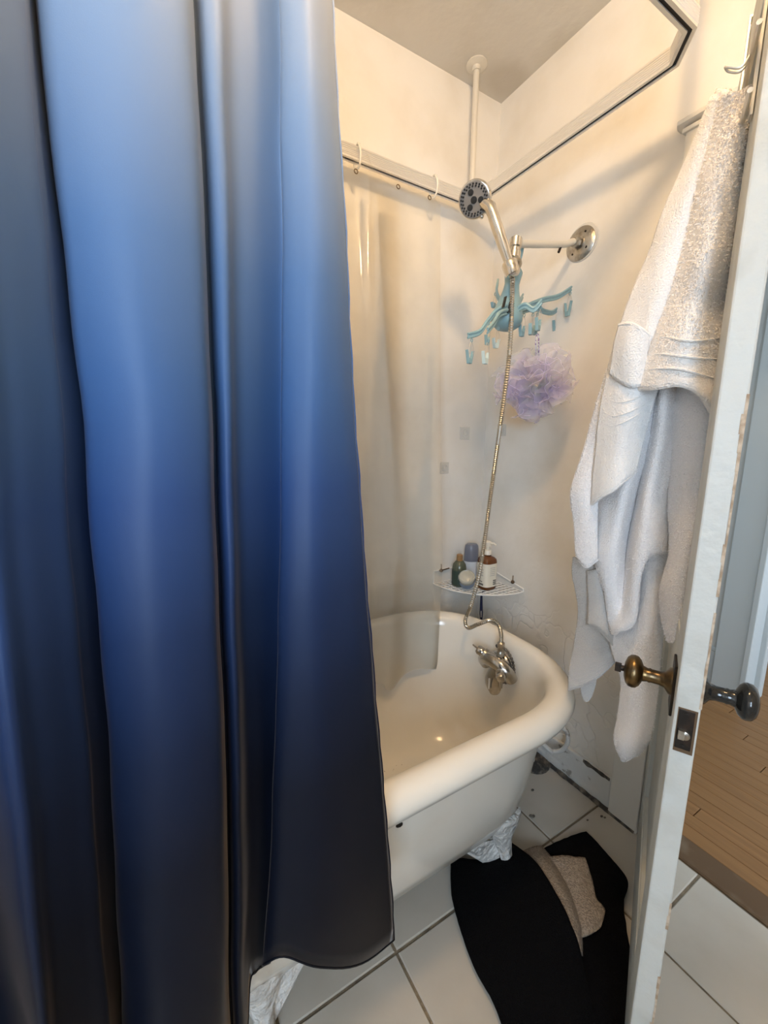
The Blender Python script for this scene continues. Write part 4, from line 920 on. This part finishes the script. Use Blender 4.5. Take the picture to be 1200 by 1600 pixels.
# ------------------------------------------------------------------ crumpled bath mat
bm_ = thing('bath_mat', 'crumpled black bath mat with a beige underside on the floor tiles', 'bath mat', onz(860, 1480, 0))
def msheet(name, rows, m, th, ku=8, kv=8, amp=.003, sc=50):
    R = surf([[onz(u, v, z) for u, v, z in r] for r in rows], ku, kv); R = rough(R, amp, sc, 3)
    for r_ in R:
        for p in r_: p.z = max(p.z, th*.5+.001)
    return obj(name, MB().grid(R), m, bm_, auto=0, solid=th), R
o, R = msheet('left_fold', [
    [(704,1344,.012),(724,1343,.016),(748,1346,.02),(774,1346,.03),(795,1314,.05)],
    [(706,1400,.012),(735,1385,.03),(765,1372,.04),(800,1358,.06),(836,1347,.075)],
    [(720,1455,.012),(755,1440,.03),(790,1425,.045),(830,1408,.065),(870,1398,.085)],
    [(742,1515,.012),(775,1500,.03),(812,1485,.045),(855,1466,.06),(894,1448,.08)],
    [(772,1570,.012),(805,1558,.03),(840,1545,.04),(878,1528,.05),(908,1496,.05)],
    [(795,1640,.012),(830,1635,.022),(868,1630,.03),(900,1615,.03),(925,1580,.02)],
    [(815,1720,.012),(855,1720,.014),(895,1715,.016),(925,1705,.014),(955,1690,.012)]], mMAT, .009, 9, 9)
msheet('backing_band', [
    [(818,1330,.045),(832,1324,.04),(846,1322,.02)],
    [(836,1350,.068),(852,1346,.06),(868,1350,.025)],
    [(866,1394,.078),(880,1390,.065),(892,1396,.025)],
    [(890,1444,.072),(900,1440,.06),(907,1446,.025)],
    [(905,1492,.045),(908,1490,.04),(910,1494,.02)]], mBACK, .004, 6, 10, .002, 70)
msheet('right_fold', [
    [(840,1332,.012),(868,1318,.014),(892,1308,.014),(916,1300,.012)],
    [(862,1352,.012),(890,1345,.016),(920,1335,.018),(950,1338,.014)],
    [(885,1395,.012),(915,1388,.016),(945,1378,.022),(980,1377,.014)],
    [(900,1440,.012),(922,1432,.016),(950,1424,.022),(974,1412,.016)],
    [(905,1485,.012),(928,1475,.016),(954,1462,.018),(978,1450,.012)],
    [(905,1540,.012),(932,1530,.018),(960,1518,.018),(985,1500,.012)],
    [(905,1610,.012),(932,1605,.018),(958,1595,.016),(980,1570,.012)],
    [(910,1700,.012),(932,1700,.014),(955,1700,.014),(970,1690,.012)]], mMAT, .009)
msheet('backing_flap', [
    [(856,1340,.030),(878,1337,.032),(900,1340,.032),(914,1341,.030)],
    [(876,1370,.030),(892,1370,.034),(908,1372,.036),(924,1372,.030)],
    [(892,1405,.030),(905,1402,.036),(918,1405,.038),(932,1405,.032)],
    [(902,1440,.030),(914,1436,.036),(928,1432,.038),(945,1422,.032)],
    [(905,1465,.028),(914,1463,.030),(926,1458,.032),(938,1450,.030)]], mBACK, .006, 6, 8, .003, 80)

# crumbs on the tiles
mb = MB()
for u, v, r_ in ((832, 1235, .006), (833, 1276, .007), (829, 1275, .006), (926, 1248, .004), (940, 1276, .005), (945, 1278, .004), (918, 1282, .004)):
    p = onz(u, v, 0); tag(obj('crumb', MB().sphere(p+V((0, 0, .0018)), r_, 8, 5, (1.2, .8, .3)), mGRIME), 'small dark crumb lying on the floor tiles by the tub', 'crumb', 'crumbs on the floor')

# ------------------------------------------------------------------ ceiling lamp that lights the room
lp_ = thing('ceiling_lamp', 'round white globe lamp on the bathroom ceiling', 'lamp', BULB)
obj('globe', MB().sphere(BULB, BULB_R, 32, 20), mBULB, lp_, auto=0)
obj('lamp_base', MB().lathe((BULB.x, BULB.y, HC-.001), (0, 0, -1), [(.06, 0), (.06, .018), (.03, .03), (.025, HC-BULB.z-BULB_R+.004)], 28), mWHITEW, lp_)
